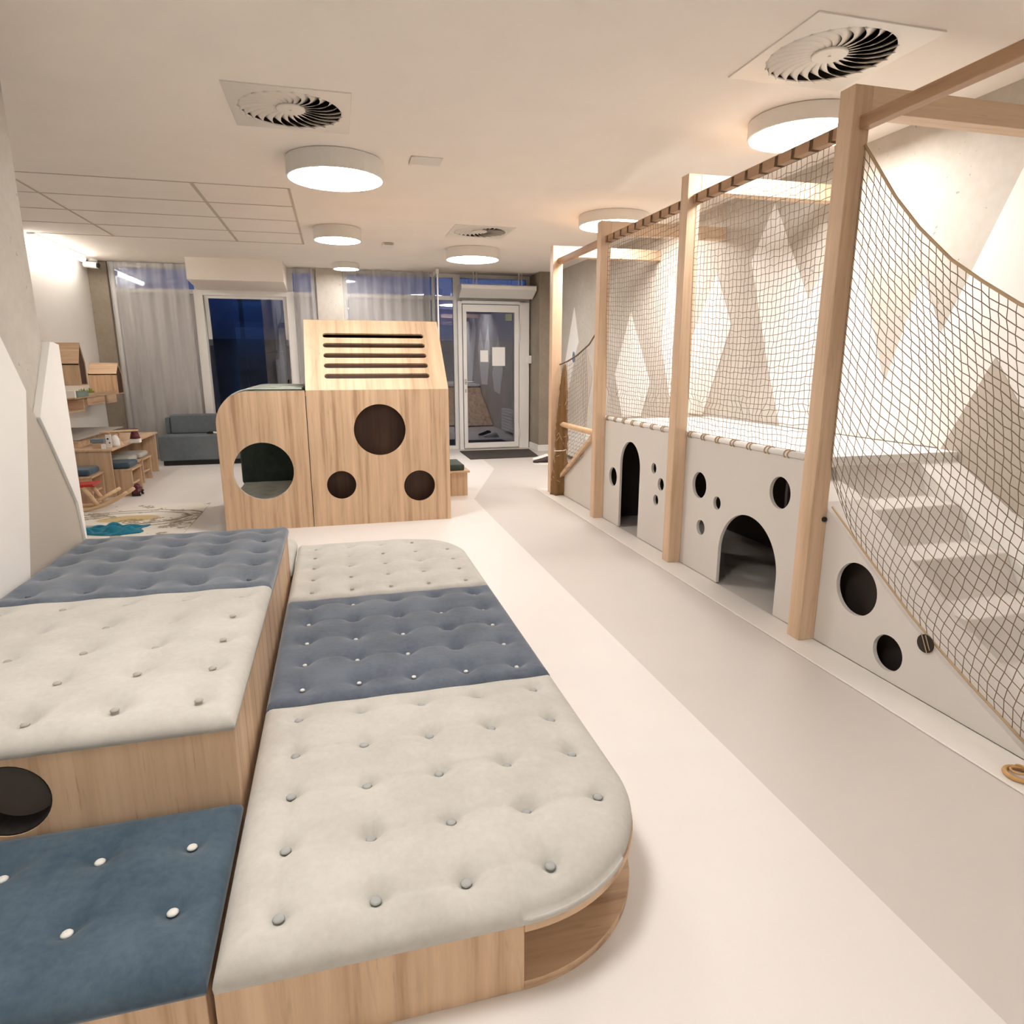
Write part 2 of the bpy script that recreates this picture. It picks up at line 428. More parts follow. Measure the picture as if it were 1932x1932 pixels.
# ---- glazed back wall -------------------------------------------------------
def frame_rect(mb, x0, x1, z0, z1, y0, y1, t):
    mb.box(x0, x0+t, y0, y1, z0, z1); mb.box(x1-t, x1, y0, y1, z0, z1)
    mb.box(x0+t, x1-t, y0, y1, z0, z0+t); mb.box(x0+t, x1-t, y0, y1, z1-t, z1)
def window(n, x0, x1, zs, mullx=()):
    mb = MB(); t = .055
    e = tag(empty('window_%d' % n, ((x0+x1)/2, YB+.08, 0)), kind='structure')
    frame_rect(mb, x0, x1, .0, ZC-.002, YB+.05, YB+.12, t)
    for z in zs: mb.box(x0+t, x1-t, YB+.045, YB+.115, z, z+.06)
    for x in mullx: mb.box(x-.03, x+.03, YB+.04, YB+.11, t, ZC-t)
    mb.build('window_frame', M['frame'], e, bevel=.003)
    g = MB(); g.box(x0+t, x1-t, YB+.08, YB+.09, t, ZC-t); g.build('glass_pane', M['glass'], e)
    return e
w1 = window(1, -2.78, -1.72, (2.215,))
w2 = window(2, -1.72, -.56, (2.215,))
w3 = window(3, -.56, -.19, (2.215,))
w4 = window(4, .17, 1.80, (2.215,), (1.46,))
w5 = window(5, 1.80, 2.93, (2.215,))
for wn, a, c in ((w1, -2.71, -1.79), (w3, -.50, -.25), (w4, .24, 1.42)):
    g = MB(); g.box(a, c, YB+.065, YB+.075, .06, 2.21); g.build('frosted_film', M['film'], wn)
# top-hung sash of window 2, pushed outwards at the bottom
s = empty('window_sash', (-1.10, YB+.03, 2.20), 'large dark window sash in white frame, tilted open behind the sofa', 'window')
mb = MB(); frame_rect(mb, -1.66, -.60, .30, 2.215, YB+.01, YB+.06, .05)
mb.box(-1.66, -.60, YB+.01, YB+.06, .28, .31)
mb.build('sash_frame', M['frame'], s, bevel=.003)
g = MB(); g.box(-1.61, -.65, YB+.03, YB+.04, .35, 2.165); g.build('glass_pane', M['glass'], s)
s.rotation_euler = (R(7), 0, 0)
# white jambs of the window bay
mb = MB(); mb.box(-1.78, -1.67, YB-.02, YB+.06, 0, 2.27); mb.box(-.60, -.50, YB-.02, YB+.06, 0, 2.27); mb.box(-1.67, -.60, YB-.02, YB+.06, 2.20, 2.27)
tag(mb.build('trim_2', M['frame'], bevel=.003), kind='structure')

# door
d = tag(empty('door_1', (2.3, YB, 0)), kind='structure')
mb = MB(); mb.box(1.80, 1.86, YB-.03, YB+.06, 0, 2.20); mb.box(2.745, 2.90, YB-.03, YB+.06, 0, 2.20); mb.box(1.86, 2.745, YB-.03, YB+.06, 2.165, 2.21); mb.box(1.86, 2.745, YB-.01, YB+.05, 0, .015)
mb.build('door_frame', M['frame'], d, bevel=.003)
mb = MB(); mb.prism([[(1.87, .02), (2.735, .02), (2.735, 2.155), (1.87, 2.155)], [(1.925, .10), (1.925, 2.05), (2.665, 2.05), (2.665, .10)]], XZ, YB-.045, YB+.02)
leaf = mb.build('door_leaf', M['frame'], d, bevel=.004)
mb = MB(); mb.box(1.925, 2.665, YB-.01, YB, .10, 2.05); mb.build('glass_pane', M['glass'], leaf)
mb = MB(); mb.tube([(1.898, YB-.045, 1.03), (1.898, YB-.095, 1.03), (2.01, YB-.095, 1.03)], .010, 8)
mb.box(1.883, 1.913, YB-.052, YB-.045, .99, 1.07); mb.box(1.883, 1.913, YB-.052, YB-.045, .87, .92)
mb.build('door_handle', M['steel'], leaf)
for z0, z1 in ((1.76, 1.90), (1.62, 1.72), (.20, .32)):
    mb = MB(); mb.tube([(2.742, YB-.055, z0), (2.742, YB-.055, z1)], .011, 10); mb.build('hinge', M['frame'], leaf)
mb = MB(); mb.box(2.53, 2.63, YB-.014, YB-.011, 1.93, 2.03); mb.build('window_sticker', M['sticker'], leaf)
for (a, b2, z0, z1, lab) in ((2.135, 2.258, 1.325, 1.495, 'small white notice sheet stuck left on the glass door'), (2.322, 2.523, 1.265, 1.543, 'larger white paper sheet stuck right on the glass door')):
    mb = MB(); mb.box(a, b2, YB-.0135, YB-.0105, z0, z1); tag(mb.build('paper_notice', M['paper']), lab, 'paper')
mb = MB(); mb.box(2.865, 2.93, YB-.07, YB-.03, 1.30, 1.42); tag(mb.build('wall_intercom', M['frame'], bevel=.006), 'small white box on the door frame above the shoes', 'intercom')
# open vent leaf
e = empty('open_window_leaf', (1.46, 9.95, 0), 'tall glass window leaf standing open behind the slotted playhouse', 'window leaf')
mb = MB()
def leafpt(s, z): return Vector((1.455-.035*s, 9.95-.60*s, z))
def slab(mb, s0, s1, z0, z1, t=.02):
    n = Vector((.60, -.035, 0)).normalized()*t
    a = [leafpt(s0, z0), leafpt(s1, z0), leafpt(s1, z1), leafpt(s0, z1)]
    mb.add([p-n for p in a]+[p+n for p in a], [(0, 1, 2, 3), (7, 6, 5, 4), (0, 4, 5, 1), (1, 5, 6, 2), (2, 6, 7, 3), (3, 7, 4, 0)])
slab(mb, 0, .10, .05, 2.56); slab(mb, .10, .97, 2.50, 2.56); slab(mb, .10, .97, .05, .12); slab(mb, .97, 1.0, .05, 2.56, .010)
mb.build('leaf_frame', M['frame'], e); mb = MB(); slab(mb, .10, .97, .12, 2.50, .004); mb.build('glass_pane', M['glass_clear'], e)

# outside: dim yard wall and railing seen through the panes
mb = MB(); mb.box(-6, 6, 13.4, 13.5, -.2, 1.75); tag(mb.build('wall_outside', plain('night wall', (.05, .05, .055), .9)), kind='structure')
mb = MB(); mb.box(-6, 6, 10.4, 13.4, -.12, -.08); tag(mb.build('ground_outside', plain('night ground', (.04, .04, .042), .9)), kind='structure')
e = empty('railing', (-.9, 11.5, 0), 'dark railing outside the window, dimly seen through the tilted sash', 'railing')
mb = MB(); mb.tube([(-2.2, 11.5, 1.48), (.3, 11.5, 1.48)], .02, 8); mb.build('top_bar', plain('dim steel', (.12, .12, .13), .4, .5), e)
mb = MB(); mb.box(-1.42, -1.36, 11.48, 11.53, -.08, 2.9); mb.build('post', M['black'], e)

# curtains
def curtain(x0, x1, y, z0, z1, folds, label, dens=1.0):
    mb = MB(); nx = int((x1-x0)/.012); nz = 26; vs = []; fs = []
    ph = random.random()*6
    for j in range(nz+1):
        z = z0+(z1-z0)*j/nz; t = j/nz
        for i in range(nx+1):
            s = i/nx; x = x0+(x1-x0)*s
            a = (.020-.006*t)
            yy = y+a*math.sin(2*math.pi*folds*s+ph+.5*math.sin(7*s+ph))+.004*math.sin(2*math.pi*folds*2.3*s+1.7*ph)+.008*math.sin(5*s+3*t)
            vs.append((x+.012*math.sin(9*s+2*t), yy, z))
    for j in range(nz):
        for i in range(nx):
            a = j*(nx+1)+i; fs.append((a, a+1, a+nx+2, a+nx+1))
    mb.add(vs, fs); o = mb.build('curtain', M['curtain'], smooth=True, recalc=False)
    return tag(o, label, 'curtain')
curtain(-2.76, -1.80, YB-.09, .02, ZC-.01, 5.5, 'wide sheer pale curtain left of the tilted window, above the sofa')
curtain(-.50, -.20, YB-.09, .02, ZC-.01, 2, 'narrow sheer curtain between the tilted window and the concrete column')
curtain(.19, 1.40, YB-.09, .02, ZC-.01, 8, 'sheer pale curtain between the concrete column and the open window leaf')

# bulkhead
mb = MB(); mb.prism([[(9.30, ZC), (9.30, 2.325), (YB+.05, 2.26), (YB+.05, ZC)]], YZ, -1.72, -.575)
tag(mb.build('trim_3', M['ceiling'], bevel=.003), kind='structure')

# air curtain heater over the door
e = empty('air_curtain_heater', (2.3, 9.7, 2.2), 'long white air curtain heater hanging above the glass door', 'heater')
mb = MB(); prof = [(9.58, 2.345), (9.58, 2.395), (9.61, 2.405), (9.88, 2.405), (9.88, 2.26), (9.80, 2.235)]
mb.prism([prof], YZ, 1.80, 2.90); mb.build('housing', M['frame'], e, bevel=.006)
mb = MB()
for x in (1.797, 2.902):
    mb = MB(); mb.prism([[(9.575, 2.34), (9.575, 2.40), (9.61, 2.41), (9.885, 2.41), (9.885, 2.255), (9.80, 2.23)]], YZ, x-.004, x+.004)
    mb.build('end_plate', M['metal'], e)
for x in (2.0, 2.68):
    mb = MB(); mb.tube([(x, 9.75, 2.40), (x, 9.75, ZC)], .008, 8); mb.tube([(x+.05, 9.75, 2.40), (x+.05, 9.75, ZC)], .008, 8); mb.build('hanger', M['metal'], e)

# ================================================================== CEILING FIXTURES
def lamp(x, y, r, label, h=.115):
    e = empty('ceiling_lamp', (x, y, ZC), label, 'ceiling lamp')
    mb = MB(); mb.lathe([(r, -h), (r, -.004), (r-.006, -.004), (r-.006, 0), (r-.012, 0), (r-.012, -h+.006)], (x, y, ZC), 64, caps=False)
    mb.f.append(tuple(range(63, -1, -1))); mb.m.append(0); mb.f.pop(); mb.m.pop()
    # closed ring: bottom lip
    n0 = len(mb.v); 
    mb.lathe([(r-.012, -h+.006), (r-.010, -h), (r, -h)], (x, y, ZC), 64, caps=False)
    mb.build('lamp_body', M['lamp_body'], e, smooth=False)
    mb = MB(); mb.lathe([(r-.011, -.0), (r-.011, .003)], (x, y, ZC-h+.001), 64); mb.build('diffuser', M['lamp_on'], e)
    mb = MB(); mb.lathe([(r-.003, 0), (r-.003, .008)], (x, y, ZC-.010), 48); mb.build('mounting_ring', M['grid'], e)
    return e
lamp(.075, 4.80, .31, 'large lit round lamp left of centre, just beyond the left air vent')
lamp(.095, 7.05, .228, 'lit round lamp above the playhouse, middle-sized and behind the largest left one')
lamp(.215, 9.38, .17, 'smallest lit round lamp, hanging just before the concrete column', .075)
lamp(1.62, 7.92, .31, 'lit round lamp in front of the glass door')
lamp(2.54, 3.39, .29, 'lit round lamp beside the tallest right-hand post, below the right air vent', .085)
lamp(2.49, 5.85, .31, 'lit round lamp partly hidden behind the second farthest wooden post', .09)
lamp(-.15, 1.35, .31, 'round lamp above the camera, out of view')
lamp(.9, -1.9, .31, 'round lamp at the rear of the room behind the camera, out of view')

def vent(x, y, s, label, rot=0):
    e = empty('swirl_air_vent', (x, y, ZC), label, 'air vent')
    mb = MB(); mb.prism([[(x-s, y-s), (x+s, y-s), (x+s, y+s), (x-s, y+s)], list(reversed(circ(x, y, .255, 48)))], XY, ZC-.006, ZC+.001)
    mb.build('face_plate', M['metal'], e, bevel=.002)
    mb = MB(); mb.lathe([(.261, 0), (.261, .13)], (x, y, ZC+.002), 40, caps=False)
    mb.f.append(tuple(40+k for k in range(40))); mb.m.append(0); mb.build('duct', M['cavity'], e)
    mb = MB(); mb.lathe([(.001, -.003), (.070, -.003), (.074, .0), (.074, .006), (.001, .006)], (x, y, ZC-.001), 32, caps=False)
    mb.lathe([(.001, -.006), (.006, -.006), (.006, 0)], (x, y, ZC-.002), 10, caps=False)
    mb.build('hub', M['metal'], e)
    n = 24
    for k in range(n):
        a = 2*math.pi*k/n+.1; vs = []; fs = []; m = 9
        for i in range(m+1):
            t = i/m; r = .07+(.2585-.07)*t
            aa = a-.42*t*t                       # swirl
            c = Vector((x+r*math.cos(aa), y+r*math.sin(aa), ZC+.005+.003*t))
            tg = Vector((-math.sin(aa), math.cos(aa), 0))
            wd = (.0195+.052*t); th = R(10+18*min(1, t*2))
            dv = tg*math.cos(th)*wd*.60+Vector((0, 0, 1))*math.sin(th)*wd*.60
            vs += [c-dv, c+dv]
        for i in range(m): fs.append((2*i, 2*i+1, 2*i+3, 2*i+2))
        b3 = MB(); b3.add(vs, fs)
        o = b3.build('vane', M['metal'], e, smooth=True, recalc=False)
        sd = o.modifiers.new('thick', 'SOLIDIFY'); sd.thickness = .0012
    return e
vent(*VENTS[0], 'square white swirl vent at upper left, nearest of the ceiling vents on that side')
vent(*VENTS[1], 'large square swirl vent at upper right above the tallest post')
vent(*VENTS[2], 'small-looking distant swirl vent in front of the glass door lamp')

e = empty('strip_lamp', (-2.87, 8.9, ZC), 'long lit strip lamp on the ceiling along the far left white wall', 'strip lamp')
mb = MB(); mb.box(-2.925, -2.855, 8.02, 9.50, ZC-.022, ZC); mb.build('lamp_body', M['lamp_body'], e, bevel=.008)
mb = MB(); mb.tube([(-2.89, 8.05, ZC-.045), (-2.89, 9.47, ZC-.045)], .034, 16); mb.build('diffuser', M['tube_on'], e, smooth=True)
e = empty('security_camera', (-2.9, 9.75, ZC), 'small white bullet security camera under the ceiling at the far left corner', 'security camera')
mb = MB(); mb.lathe([(.05, -.03), (.05, 0)], (-2.88, 9.80, ZC), 20); mb.tube([(-2.88, 9.80, ZC-.03), (-2.88, 9.78, ZC-.07)], .015, 8); mb.build('mount', M['frame'], e)
mb = MB(); mb.tube([(-2.96, 9.72, ZC-.075), (-2.80, 9.68, ZC-.09)], .038, 16); mb.build('camera_body', M['frame'], e, bevel=.004)
mb = MB(); mb.tube([(-2.80, 9.68, ZC-.09), (-2.785, 9.676, ZC-.092)], .030, 16); mb.build('lens', M['black'], e)
mb = MB(); mb.box(.545, .75, 4.56, 4.73, ZC-.006, ZC); mb.box(.545, .565, 4.56, 4.73, ZC-.014, ZC)
tag(mb.build('ceiling_plate', M['metal'], bevel=.002), 'small flat white ceiling plate right of the largest left lamp', 'ceiling plate')
e = empty('smoke_detector', (.64, 7.8, ZC), 'small square white detector on the ceiling above the playhouse', 'detector')
mb = MB(); mb.box(.58, .70, 7.68, 7.90, ZC-.03, ZC); mb.build('detector_body', M['metal'], e, bevel=.006)
mb = MB(); frame_rect(mb, .60, .68, ZC-.028, ZC-.008, 7.675, 7.68, .005); mb.build('front_rim', M['grid'], e)

# ================================================================== CUSHIONS AND POUFS
def qmap(px, py, R0, cx, cy, sx, sy):
    """square-to-disc map in a rounded corner; (cx,cy) corner centre, sx,sy outward signs"""
    a = (px-cx)*sx/R0; b = (py-cy)*sy/R0
    if a <= 0 or b <= 0: return px, py, None
    r = max(a, b); ph = (math.pi/4)*(b/a) if a >= b else math.pi/2-(math.pi/4)*(a/b)
    return cx+sx*R0*r*math.cos(ph), cy+sy*R0*r*math.sin(ph), (1-r)*R0
def cushion(parent, x0, x1, y0, y1, z0, zt, btns, mat, bmat, corners=(), depth=.020, pr=.030, step=.0105, er=.05, crown=.012, crease=.0022, br=.0115, broad=.014, bz=.0):
    def axis(a, b):
        n = max(2, int((b-a)/step)); L = [a+(b-a)*i/n for i in range(n+1)]
        ex = [a+.0015, a+.005, b-.005, b-.0015]
        return sorted(L+ex)
    xs = axis(x0, x1); ys = axis(y0, y1)
    nx, ny = len(xs), len(ys); vs = []
    rnd = {k: (random.uniform(.7, 1.25), random.uniform(-1, 1)) for k in range(len(btns))}
    segs = []
    for i in range(len(btns)):
        for j in range(i+1, len(btns)):
            dx = abs(btns[i][0]-btns[j][0]); dy = abs(btns[i][1]-btns[j][1])
            if (dx < .03 and dy < .23) or (dy < .03 and dx < .23):
                segs.append((btns[i], btns[j], random.uniform(.25, 1.3) if dy < .03 else random.uniform(0, .7), random.uniform(-.012, .012)))
    def prof(d):
        if d >= er: return 1.0
        return math.sqrt(max(0, 1-(1-d/er)**2))
    def height(X, Y, d):
        h = zt-z0
        z = z0+h*.22+h*.78*prof(d)
        z += crown*min(1, d/.14)*(1 if d > 0 else 0)
        k = min(1, d/.03)
        for i, (bx, by) in enumerate(btns):
            q = (X-bx)**2+(Y-by)**2
            if q < .05:
                z -= k*(depth*rnd[i][0]*math.exp(-q/(pr*pr))+broad*math.exp(-q/(.075**2)))
        for (a, b, s, off) in segs:
            ax, ay = a; bx, by = b
            L2 = (bx-ax)**2+(by-ay)**2; t = ((X-ax)*(bx-ax)+(Y-ay)*(by-ay))/L2
            if 0 < t < 1:
                nxv = (X-ax-t*(bx-ax)); nyv = (Y-ay-t*(by-ay))
                dd = nxv+nyv-off*math.sin(math.pi*t)
                if abs(dd) < .03: z -= crease*s*math.exp(-(dd/.007)**2)*(1-.3*math.sin(math.pi*t))
        return z
    for yy in ys:
        for xx in xs:
            d = min(xx-x0, x1-xx, yy-y0, y1-yy); X, Y = xx, yy
            for (cx, cy, sx, sy, R0) in corners:
                X2, Y2, dd = qmap(xx, yy, R0, cx, cy, sx, sy)
                if dd is not None: X, Y, d = X2, Y2, dd
            bl = .010*(1-prof(max(0, d)))
            vs.append((X, Y, height(X, Y, max(0, d))))
    fs = [(j*nx+i, j*nx+i+1, (j+1)*nx+i+1, (j+1)*nx+i) for j in range(ny-1) for i in range(nx-1)]
    # side wall down to z0
    rim = [i for i in range(nx)]+[j*nx+nx-1 for j in range(1, ny)]+[(ny-1)*nx+i for i in range(nx-2, -1, -1)]+[j*nx for j in range(ny-2, 0, -1)]
    n0 = len(vs); cxm, cym = (x0+x1)/2, (y0+y1)/2
    for r in rim: v = vs[r]; vs.append((v[0]*.997+cxm*.003, v[1]*.997+cym*.003, z0))
    m = len(rim)
    for k in range(m): fs.append((rim[k], n0+k, n0+(k+1) % m, rim[(k+1) % m]))
    fs.append(tuple(n0+k for k in range(m)))
    mb = MB(); mb.add(vs, fs)
    c = mb.build('cushion', mat, parent, smooth=True)
    off = wloc(parent)
    me = None
    for (bx, by) in btns:
        z = height(bx, by, .2)+.0045+bz
        if me is None:
            q = MB(); q.lathe([(.0005, -.004), (br*.8, -.003), (br, .0), (br*.8, .003), (br*.4, .0045), (.0005, .005)], (0, 0, 0), 14, caps=False)
            o = q.build('button', bmat, None, smooth=True); me = o.data
        else:
            o = bpy.data.objects.new('button', me); COL.objects.link(o)
        o.parent = c; o.location = Vector((bx, by, z))-off
    return c

def round_outline(x0, x1, y0, y1, corners):
    """ccw outline with rounded corners given as dict key-> radius, keys 'fr','br'"""
    P = [(x0, y0)]
    if 'fr' in corners: r = corners['fr']; P += circ(x1-r, y0+r, r, 20, -math.pi/2, 0)
    else: P.append((x1, y0))
    if 'br' in corners: r = corners['br']; P += circ(x1-r, y1-r, r, 20, 0, math.pi/2)
    else: P.append((x1, y1))
    P.append((x0, y1)); return P

LX0, LX1, LY = -.283, .69, 1.085
bx = [-.172, .018, .208, .397, .588]
R0 = .377
# --- front module of the low row with the open rounded niche
e = empty('low_pouf', (.2, 1.57, 0), 'cream tufted low pouf with rounded corner and open wooden niche, nearest the camera', 'pouf', 'low tufted poufs in a row')
mb = MB(); cxn, cyn = LX1-R0, LY+R0
mb.box(LX0, cxn, LY, 2.055, 0, .169); mb.box(cxn, LX1-.02, cyn, 2.055, .0, .169)
mb.build('wooden_base', M['wood_z'], e, bevel=.0015)
arc = lambda r: [(cxn, cyn)]+circ(cxn, cyn, r, 24, -math.pi/2, 0)
mb = MB(); mb.prism([arc(R0)], XY, 0, .022); mb.build('niche_floor', M['wood_x'], e, bevel=.0015)
mb = MB(); mb.prism([arc(R0+.003)], XY, .150, .169); mb.build('niche_top', M['wood_x'], e, bevel=.0015)
b1 = [(x, y) for y in (1.172, 1.365, 1.56, 1.75, 1.945) for x in bx if not (x > .5 and y < 1.2)]
cushion(e, LX0, LX1, LY-.006, 2.055, .169, .236, b1, M['cream'], M['btn_grey'], [(cxn, cyn, 1, -1, R0)], er=.085, depth=.024, pr=.024, crease=.0065, br=.0125, broad=.014, step=.0085)
# --- middle blue
e = empty('low_pouf', (.2, 2.55, 0), 'grey-blue tufted low pouf in the middle of the low row', 'pouf', 'low tufted poufs in a row')
mb = MB(); mb.box(LX0, LX1-.02, 2.062, 3.045, 0, .169); mb.build('wooden_base', M['wood_z'], e, bevel=.0015)
cushion(e, LX0, LX1, 2.060, 3.048, .169, .226, [(x, y) for y in (2.160, 2.355, 2.55, 2.745, 2.948) for x in bx], M['blue'], M['btn_white'], er=.035, depth=.024, pr=.028, crease=.0045, br=.0085)
# --- far cream
e = empty('low_pouf', (.2, 3.54, 0), 'cream tufted low pouf at the far end of the low row, before the playhouse', 'pouf', 'low tufted poufs in a row')
mb = MB(); mb.prism([round_outline(LX0, LX1-.02, 3.055, 4.03, {'br': R0})], XY, 0, .169); mb.build('wooden_base', M['wood_z'], e, bevel=.0015)
cushion(e, LX0, LX1, 3.053, 4.04, .169, .226, [(x, y) for y in (3.16, 3.352, 3.547, 3.74, 3.93) for x in bx if not (x > .5 and y > 3.9)], M['cream'], M['btn_cream'], [(LX1-R0, 4.04-R0, 1, 1, R0)], er=.035, depth=.016, pr=.030, br=.010, bz=.003)
# --- hidden-end cream module behind the raised ones
e = empty('low_pouf', (-.8, 4.0, 0), 'cream low pouf just showing its rounded corner behind the raised blue pouf', 'pouf')
mb = MB(); mb.prism([round_outline(-1.26, -.31, 3.58, 4.42, {'br': .3})], XY, 0, .169); mb.build('wooden_base', M['wood_z'], e, bevel=.0015)
cushion(e, -1.27, -.29, 3.575, 4.43, .169, .226, [(x, y) for y in (3.74, 3.93, 4.12) for x in (-1.18, -.98, -.78, -.58)], M['cream'], M['btn_cream'], [(-.29-.3, 4.43-.3, 1, 1, .3)], er=.035, depth=.013, pr=.028, br=.008, step=.02)
# --- low petrol blue in the corner
e = empty('low_pouf', (-.8, 1.34, 0), 'dark blue tufted low pouf with white buttons in the lower left corner', 'pouf')
mb = MB(); mb.box(XLN+.03, -.297, 1.088, 1.6, 0, .169); mb.build('wooden_base', M['wood_z'], e, bevel=.0015)
cushion(e, XLN+.032, -.293, LY-.002, 1.599, .169, .222, [(x, y) for y in (1.263, 1.457) for x in (-.386, -.577, -.767, -.957, -1.147)], M['deep'], M['btn_white'], er=.06, depth=.020, pr=.03, crease=.002, br=.012)
# --- raised pair
ubx = (-.392, -.587, -.784, -.982, -1.18)
e = empty('raised_pouf', (-.8, 2.1, 0), 'cream tufted raised pouf on tall wooden base with a round hole in front', 'pouf', 'raised tufted poufs by the pier')
mb = MB(); mb.prism([[(XLN+.03, .0), (-.297, .0), (-.297, .408), (XLN+.03, .408)], list(reversed(circ(-.803, .297, .092, 40)))], XZ, 1.602, 1.622)
mb.build('front_board', M['wood_z'], e, bevel=.001)
mb = MB(); mb.box(-.317, -.297, 1.622, 2.62, 0, .408); mb.build('side_board', M['wood_z'], e)
mb = MB(); mb.box(XLN+.03, -.317, 1.622, 2.62, .39, .408); mb.build('top_board', M['wood_y'], e)
mb = MB(); mb.box(XLN+.03, -.317, 1.672, 1.682, 0, .39); mb.build('inner_board', M['hole_disc'], e)
mb = MB(); mb.lathe([(.092, 0), (.088, .0), (.088, .068), (.092, .068), (.092, 0)], (0, 0, 0), 40, caps=False)
mb.v = [(-.803+v[0], 1.604+v[2], .297+v[1]) for v in mb.v]; mb.build('hole_lining', M['cavity'], e)
cushion(e, XLN+.032, -.293, 1.597, 2.618, .408, .462, [(x, y) for y in (1.70, 1.90, 2.096, 2.30, 2.512) for x in ubx], M['cream'], M['btn_cream'], er=.065, depth=.024, pr=.034, broad=.014, br=.011, bz=.004)
e = empty('raised_pouf', (-.8, 3.1, 0), 'grey-blue tufted raised pouf beside the painted pier, behind the cream one', 'pouf', 'raised tufted poufs by the pier')
mb = MB(); mb.box(XLN+.03, -.297, 2.625, 3.555, 0, .408); mb.build('wooden_base', M['wood_z'], e, bevel=.0015)
cushion(e, XLN+.032, -.293, 2.622, 3.60, .408, .455, [(x, y) for y in (2.742, 2.95, 3.145, 3.342, 3.51) for x in ubx], M['blue2'], M['btn_blue'], er=.035, depth=.022, pr=.034, broad=.020, crown=.012, br=.010, bz=.003)

# ================================================================== PLAYHOUSE
HY = 5.418; HX0, HX1 = -.236, .89; T = .018
e = empty('slotted_playhouse', (.33, 6.0, 0), 'tall oak playhouse with five slots and three round holes', 'playhouse')
H0 = [(HX0, 0), (HX1, 0), (HX1, 1.097), (HX0, 1.097)]
mb = MB(); mb.prism([H0, list(reversed(circ(.323, .775, .207, 48))), list(reversed(circ(-.003, .335, .116, 40))), list(reversed(circ(.630, .300, .130, 40)))], XZ, HY, HY+T)
mb.build('front_panel', M['wood_z'], e, bevel=.001)
sl = Vector((0, .55, .563)).normalized(); nn = Vector((0, sl.z, -sl.y))  # inward normal
L = math.hypot(.55, .563)
def TL(u, v, a):
    p = Vector((u, HY, 1.097))+sl*v+nn*a; return (p.x, p.y, p.z)
def slot(x0, x1, s, r): return circ(x1-r, s, r, 10, -math.pi/2, math.pi/2)+circ(x0+r, s, r, 10, math.pi/2, 3*math.pi/2)
mb = MB(); mb.prism([[(HX0, 0), (HX1, 0), (HX1, L), (HX0, L)]]+[list(reversed(slot(-.088, .752, s, .026))) for s in (.148, .262, .376, .492, .606)], TL, 0, T)
M['wood_tilt_lit'] = wood('oak tilted lit', 'yz', (.52, .35, .215), (.74, .55, .37))  # lighter copy of the oak, light on the slope put into its colour
mb.build('slotted_panel', M['wood_tilt_lit'], e, bevel=.001)
HB = 6.62
prof = [(HY+T, 0), (HY+T, 1.097), (HY+.56, 1.655), (HB-.02, 1.655), (HB-.02, 0)]
for x in (HX0, HX1-T):
    mb = MB(); mb.prism([prof], YZ, x+.0005, x+T-.0005); mb.build('side_panel', M['wood_in'] if False else M['wood_z'], e)
mb = MB(); mb.box(HX0, HX1, HY+.55, HB, 1.645, 1.663); mb.build('roof_panel', M['wood_x'], e)
mb = MB(); mb.box(HX0, HX1, HB-.018, HB, 0, 1.645); mb.build('back_panel', M['wood_z'], e)
mb = MB(); mb.box(HX0+T, HX1-T, HY+T+.12, HY+T+.135, 0, 1.09); mb.build('dark_backing', M['wood_in'], e)  # added dark sheet close behind the round holes, keeps them dark
mb = MB(); mb.prism([[(HX0+T+.001, .06), (HX1-T-.001, .06), (HX1-T-.001, L-.03), (HX0+T+.001, L-.03)]], TL, .10, .11); mb.build('dark_backing', M['wood_in'], e)  # added dark sheet parallel to the slope, keeps the slots dark

e = empty('reading_nook', (-.58, 6.0, 0), 'oak reading nook with rounded top corner and large round opening, left of the playhouse', 'playhouse')
NX0 = -.905; rr = .25
out = [(NX0, 0), (HX0-.006, 0), (HX0-.006, 1.095)]+circ(NX0+rr, 1.095-rr, rr, 20, math.pi/2, math.pi)
M['edge'] = plain('sage edge', (.50, .50, .44), .7)
for y in (HY, 6.58):
    mb = MB(); lo = [out, list(reversed(circ(-.591, .474, .226, 56)))] if y == HY else [out]
    mb.prism(lo, XZ, y, y+.022, 0, 1); mb.build('front_panel' if y == HY else 'back_panel', [M['wood_z'], M['edge']], e)
mb = MB(); mb.box(NX0+.01, HX0-.02, HY+.025, 6.5, 0, .165); mb.build('seat_base', M['wood_x'], e)
c = cushion(e, NX0+.01, HX0-.02, HY+.024, 6.50, .165, .215, [(-.80+.21*i, 5.60+.19*j) for i in range(3) for j in range(5)], M['sagel'], M['btn_grey'], step=.018, er=.03, br=.008)
c.name = 'seat_cushion'
mb = MB(); mb.box(NX0+.0, HX0-.02, 6.50, 6.575, .20, 1.0); bc = mb.build('back_cushion', M['sage'], e, bevel=.02, segs=3)
for xx in (-.62, -.40):
    for zz in (.48, .78):
        q = MB(); q.tube([(xx, 6.505, zz), (xx, 6.494, zz)], .014, 12); q.build('button', M['btn_dark'], bc)
